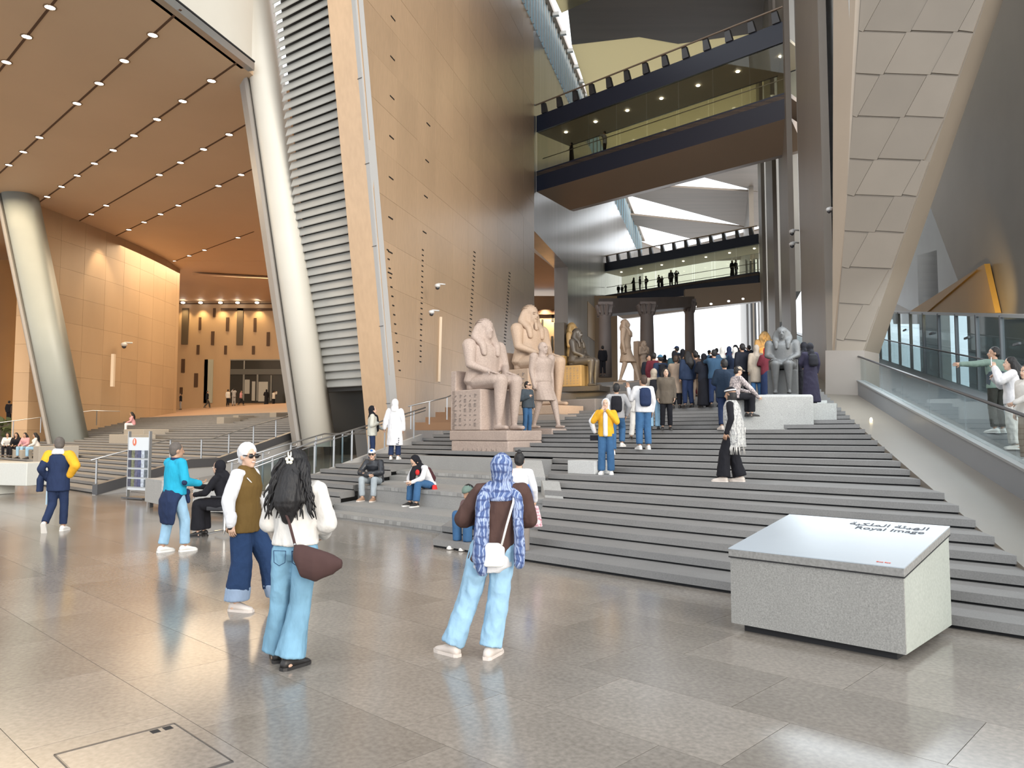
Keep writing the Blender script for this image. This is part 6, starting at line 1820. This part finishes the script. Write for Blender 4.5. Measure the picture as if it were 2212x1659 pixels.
# ------------------------------------------------------------------ small distant figures and the crowd
TEMPL = {}
def far_person(key, P, topl, kind, head, fat=1.0):
    pr = Person('distant visitor', V3(0, -200, 0), 0, 1.70, P, .032, 'b', fingers=True)
    pr.top(NAVYC, topl, 1.12)
    if kind == 'skirt': pr.skirt(NAVYC, .05, .24)
    else: pr.trousers(NAVYC, .08, .072)
    pr.shoes(SHOEB)
    if head == 'hijab': pr.hijab(BLACKC)
    elif head == 'cap': pr.hair(HAIRD); pr.cap(BLACKC)
    elif head == 'long': pr.hair(HAIRD, 'long')
    elif head == 'hood': pr.hijab(GREYC_)
    else: pr.hair(HAIRD)
    if kind == 'pack': pr.backpack(BLACKC)
    TEMPL[key] = pr.root
far_person('man', stand(), .10, 'trousers', 'hair')
far_person('woman', stand(elL=(-.22, .1, 1.14), wrL=(-.1, .26, 1.1)), .16, 'skirt', 'hijab')
far_person('photo', stand(elL=(-.24, .18, 1.34), wrL=(-.08, .30, 1.55), elR=(.24, .18, 1.34), wrR=(.08, .30, 1.55)), .10, 'trousers', 'hair')
far_person('pack', stand(elR=(.24, .02, 1.12)), .10, 'pack', 'cap')
far_person('coat', stand(), .40, 'trousers', 'hood')
far_person('long', stand(hd=(-.4, 1, 0)), .10, 'trousers', 'long')
far_person('walk', stand(anL=(-.09, .28, .085), knL=(-.09, .2, .5), anR=(.09, -.26, .14), knR=(.09, .02, .5)), .10, 'trousers', 'hair')
far_person('sit', sit(.45, chest=(0, -.34, .9), hd=(0, 1, -.3)), .06, 'trousers', 'long')
USED = set()
def put(key, loc, face, h, label, top=None, legs=None, head=None, skin=None, group=None):
    t = TEMPL[key]
    if key in USED: r = copy_tree(t)
    else: r = t; USED.add(key)
    r.location = loc; r.rotation_euler = (0, 0, math.radians(face)); s = h / 1.70; r.scale = (s, s, s)
    tag(r, label, 'person', group)
    for c in r.children:
        n = c.name.split('.')[0]
        m = {'jacket': top, 'trousers': legs, 'skirt': legs, 'headscarf': head, 'cap': head, 'hair': head if key in ('long',) else None}.get(n)
        if m is not None:
            for sl in c.material_slots: sl.link = 'OBJECT'; sl.material = m
    return r
DKS = [cloth('crowd_navy', (.020, .032, .065)), cloth('crowd_black', (.014, .016, .024)), cloth('crowd_blue', (.035, .075, .13)), cloth('crowd_brown', (.08, .055, .045)), cloth('crowd_wine', (.12, .02, .03)), cloth('crowd_teal', (.03, .07, .09))]
def crowd(px, yfeet, hpx, key, face, top, legs, head, label, hm=1.68):
    p = on_stairs(px, yfeet) if yfeet else None
    put(key, p, face, hm, label, top, legs, head, group='visitors in the stair crowd')
# front row: dark backs, feet in view
crowd(1487, 884, 0, 'long', 10, DKS[0], NAVYC, HAIRD, 'person in navy jacket with white print, front row, right of the tan coat', 1.80)
crowd(1505, 880, 0, 'man', -10, DKS[3], TANC, None, 'person in brown jacket, front row, beside the navy one with white print', 1.72)
crowd(1522, 881, 0, 'woman', 5, DKS[1], BLACKC, BLACKC, 'woman in black robe in the middle of the front row', 1.68)
crowd(1545, 884, 0, 'photo', 0, DKS[2], NAVYC, None, 'person in blue jacket lifting a phone in the front row', 1.78)
crowd(1428, 884, 0, 'pack', 15, DKS[0], DENN, cloth('blue_cap', (.06, .16, .26)), 'person in blue-grey cap and navy jacket left of the tan coat', 1.75)
crowd(1414, 878, 0, 'man', -20, DKS[4], BLACKC, None, 'person in wine-red and navy at the left end of the crowd', 1.80)
crowd(1402, 872, 0, 'walk', 200, DKS[1], BLACKC, None, 'dark-haired young man facing the camera beside the small standing statue', 1.70)
crowd(1636, 868, 0, 'coat', 0, BEIGE, DENB, cloth('sand_scarf', (.36, .31, .26)), 'person in sand-coloured hood and beige jacket left of the granite statue', 1.72)
crowd(1657, 866, 0, 'woman', 20, DKS[4], NAVYC, REDC, 'person in bright red headscarf beside the dark seated statue', 1.62)
crowd(1606, 866, 0, 'man', 10, DKS[1], BLACKC, None, 'broad person in black behind the youth in the beige cap', 1.80)
crowd(1590, 862, 0, 'woman', -15, DKS[0], NAVYC, CREAMC, 'woman in cream headscarf behind the tall navy man', 1.66)
crowd(1562, 866, 0, 'coat', 15, DKS[2], NAVYC, CREAMC, 'person in cream hood left of the tall navy man', 1.70)
# rows behind, mostly heads against the glare
rr = random.Random(21)
heads = [(1420, 790), (1431, 800), (1447, 795), (1463, 798), (1474, 790), (1488, 795), (1502, 792), (1516, 798), (1531, 796), (1550, 794), (1567, 790), (1580, 796), (1596, 788), (1612, 786), (1627, 792), (1640, 788), (1652, 790), (1455, 782), (1509, 770), (1565, 780), (1436, 770), (1448, 778), (1456, 762), (1470, 772), (1482, 765), (1494, 775), (1512, 778), (1527, 772), (1540, 780), (1556, 770), (1570, 765), (1584, 772), (1597, 760), (1610, 768), (1622, 760), (1634, 766), (1646, 772), (1462, 745), (1474, 750), (1575, 750), (1588, 746), (1602, 748), (1618, 750), (1632, 752), (1500, 762), (1548, 756), (1532, 760)]
keys = ['man', 'woman', 'photo', 'long', 'coat', 'pack']
hdm = [BLACKC, CREAMC, GREYC_, NAVYC, BEIGE, TANC]
nm = ['dark', 'navy', 'blue-grey', 'brown', 'wine-red', 'teal']
kn = {'man': 'bare-headed', 'woman': 'head-scarved', 'photo': 'phone-lifting', 'long': 'long-haired', 'coat': 'hooded', 'pack': 'capped'}
order = sorted(range(len(heads)), key=lambda i: heads[i][0])
rank = {i: k + 1 for k, i in enumerate(order)}
for i, (x, y) in enumerate(heads):
    hh = rr.uniform(1.60, 1.80)
    # head height fixes how far up the steps the person stands
    D = 27.0; r_ = ray(x, y)
    while D < 55:
        q_ = V3(r_.x * D, D, 0); z = stair_z(q_)
        if z + hh <= EYE + r_.z * D + .02 or True:
            if abs((z + hh) - (EYE + r_.z * D)) < .09: break
        D += .1
    q_ = V3(r_.x * D, D, 0); q_.z = stair_z(q_)
    key = keys[(i * 5 + i // 3) % 6]; c = (i * 7 + 1) % 6
    put(key, q_, rr.uniform(-30, 30), hh, '%s visitor in %s, %s from the left in the packed crowd' % (kn[key], ['navy', 'black', 'blue', 'brown', 'wine red', 'dark teal'][c], ordinal(rank[i])), DKS[c], DKS[(c + 1) % 6], hdm[(i * 3) % 6], group='visitors in the stair crowd')
put('man', PD(1302, 812, 41), 0, 1.62, 'dark silhouetted man before the leftmost palm column', BLACKC, BLACKC)
# left hall
hz = lambda x, y, D: PD(x, y, D)
def hall(key, x, y, hpx, face, label, top, legs, head=None, hm=1.70, D=None):
    D = D or F * hm / hpx
    q_ = PD(x, y, min(D, 78.0)); nn = q_.x * NX.x + q_.y * NX.y
    q_.z = min(4.5, max(3.094, 3.094 + (nn - 24.26) * .1324))
    put(key, q_, face, hm, label, top, legs, head)
hall('walk', 447, 882, 38, -60, 'man in black walking past the pale doorway of the far wall', BLACKC, cloth('dk_grey', (.05, .045, .04)))
hall('man', 390, 880, 36, 120, 'man in dark top and grey trousers by the left slit windows', BLACKC, GREYC_)
hall('man', 492, 876, 37, -20, 'person in white shirt at the left of the glazed entrance', CREAMC, BLACKC)
hall('photo', 505, 874, 38, 30, 'tallest of three visitors at the left of the glazed entrance', GREYC_, GREYC_)
hall('walk', 520, 875, 33, -80, 'child in red and white bending at the glazed entrance', PINKC, BLACKC, hm=1.45)
hall('woman', 575, 872, 37, 40, 'woman in black robe before the glazed entrance', BLACKC, BLACKC, BLACKC)
hall('photo', 591, 866, 34, -40, 'person in white top photographing by the cream column', CREAMC, BLACKC)
r = put('sit', V3(0, 0, 0), 115, 1.60, 'person in pink top and white trousers sitting on a hall seating block', PINKC, WHITEC, HAIRB)
b = on_stairs(268, 938, 15, 75, 26); b.z += .02; r.location = b + V3(.2, -.3, .05)
for k, (x, y, face, lab_, t_, l_, hd_) in enumerate(((10, 992, 200, 'person in pale pink seated at the left picture edge behind the counter', CREAMC, BLACKC, HAIRD), (26, 994, 190, 'person with white scarf and black robe seated behind the pale counter', BLACKC, BLACKC, WHITEC), (40, 994, 170, 'person in pale pink top seated third behind the counter', PINKC, DENL, HAIRD), (56, 994, 120, 'person in cream jumper and jeans seated at the right behind the counter', CREAMC, DENL, HAIRD))):
    q_ = on_stairs(x, y, 15, 60, 26); r = put('sit', q_, face, 1.62, lab_, t_, l_, hd_)
for k, (x, y, hpx, face, lab_, t_) in enumerate(((18, 917, 30, 0, 'dark-clad person standing before the amber wall, leftmost', BLACKC), (30, 917, 28, 30, 'second dark-clad person before the amber wall', DKS[3]), (56, 911, 25, -30, 'person in pale grey standing before the amber wall', GREYC_), (66, 909, 26, 10, 'person in brown jacket before the amber wall', DKS[3]), (86, 908, 24, 0, 'person in black half hidden by the grey leaning column', BLACKC))):
    q_ = PD(x, y, 57); q_.z = 2.55; put('man' if k != 2 else 'woman', q_, face, hpx * 57 / F * 1.65, lab_, t_, BLACKC)
struct(MB().box(V3(-37.5, 57.5, 1.5), (6.5, 1.6, 1.05)).build('floor_terrace', CHEEKM))
# on the bridges
def on_bridge(bpf, px, deck, w, key, face, hm, label, top):
    u = 0
    while u < 19:
        p = bpf(u, w, deck)
        if p.x / p.y * F + CXP >= px: break
        u += .05
    put(key, p, face, hm, label, top, BLACKC, BLACKC)
on_bridge(bpA, 1237, 20.65, .7, 'woman', 100, 1.70, 'woman in dark robe walking on the nearer footbridge', BLACKC)
on_bridge(bpA, 1311, 20.65, .8, 'photo', 60, 1.76, 'man taking a picture on the nearer footbridge', GREYC_)
for k, (x, key, hm, lab_) in enumerate(((1338, 'man', 1.2, 'leftmost small silhouette on the farther footbridge'), (1346, 'man', 1.1, 'second small silhouette from the left on the farther footbridge'), (1354, 'woman', 1.2, 'third small silhouette from the left on the farther footbridge'), (1371, 'woman', 1.75, 'robed silhouette standing fourth from the left on the farther footbridge'), (1385, 'man', 1.8, 'tall thin silhouette on the farther footbridge'), (1398, 'pack', 1.7, 'silhouette with cap sixth from the left on the farther footbridge'), (1426, 'man', 1.6, 'silhouette standing left of the close pair on the farther footbridge'), (1433, 'woman', 1.4, 'short silhouette near the close pair on the farther footbridge'), (1453, 'coat', 1.9, 'left one of the close pair on the farther footbridge'), (1464, 'photo', 1.75, 'right one of the close pair on the farther footbridge'), (1587, 'woman', 1.8, 'left one of two silhouettes at the right end of the farther footbridge'), (1595, 'man', 1.8, 'right one of two silhouettes at the right end of the farther footbridge'))):
    on_bridge(bpB, x, 17.55, .7, key, 20 * k, hm, lab_, BLACKC)
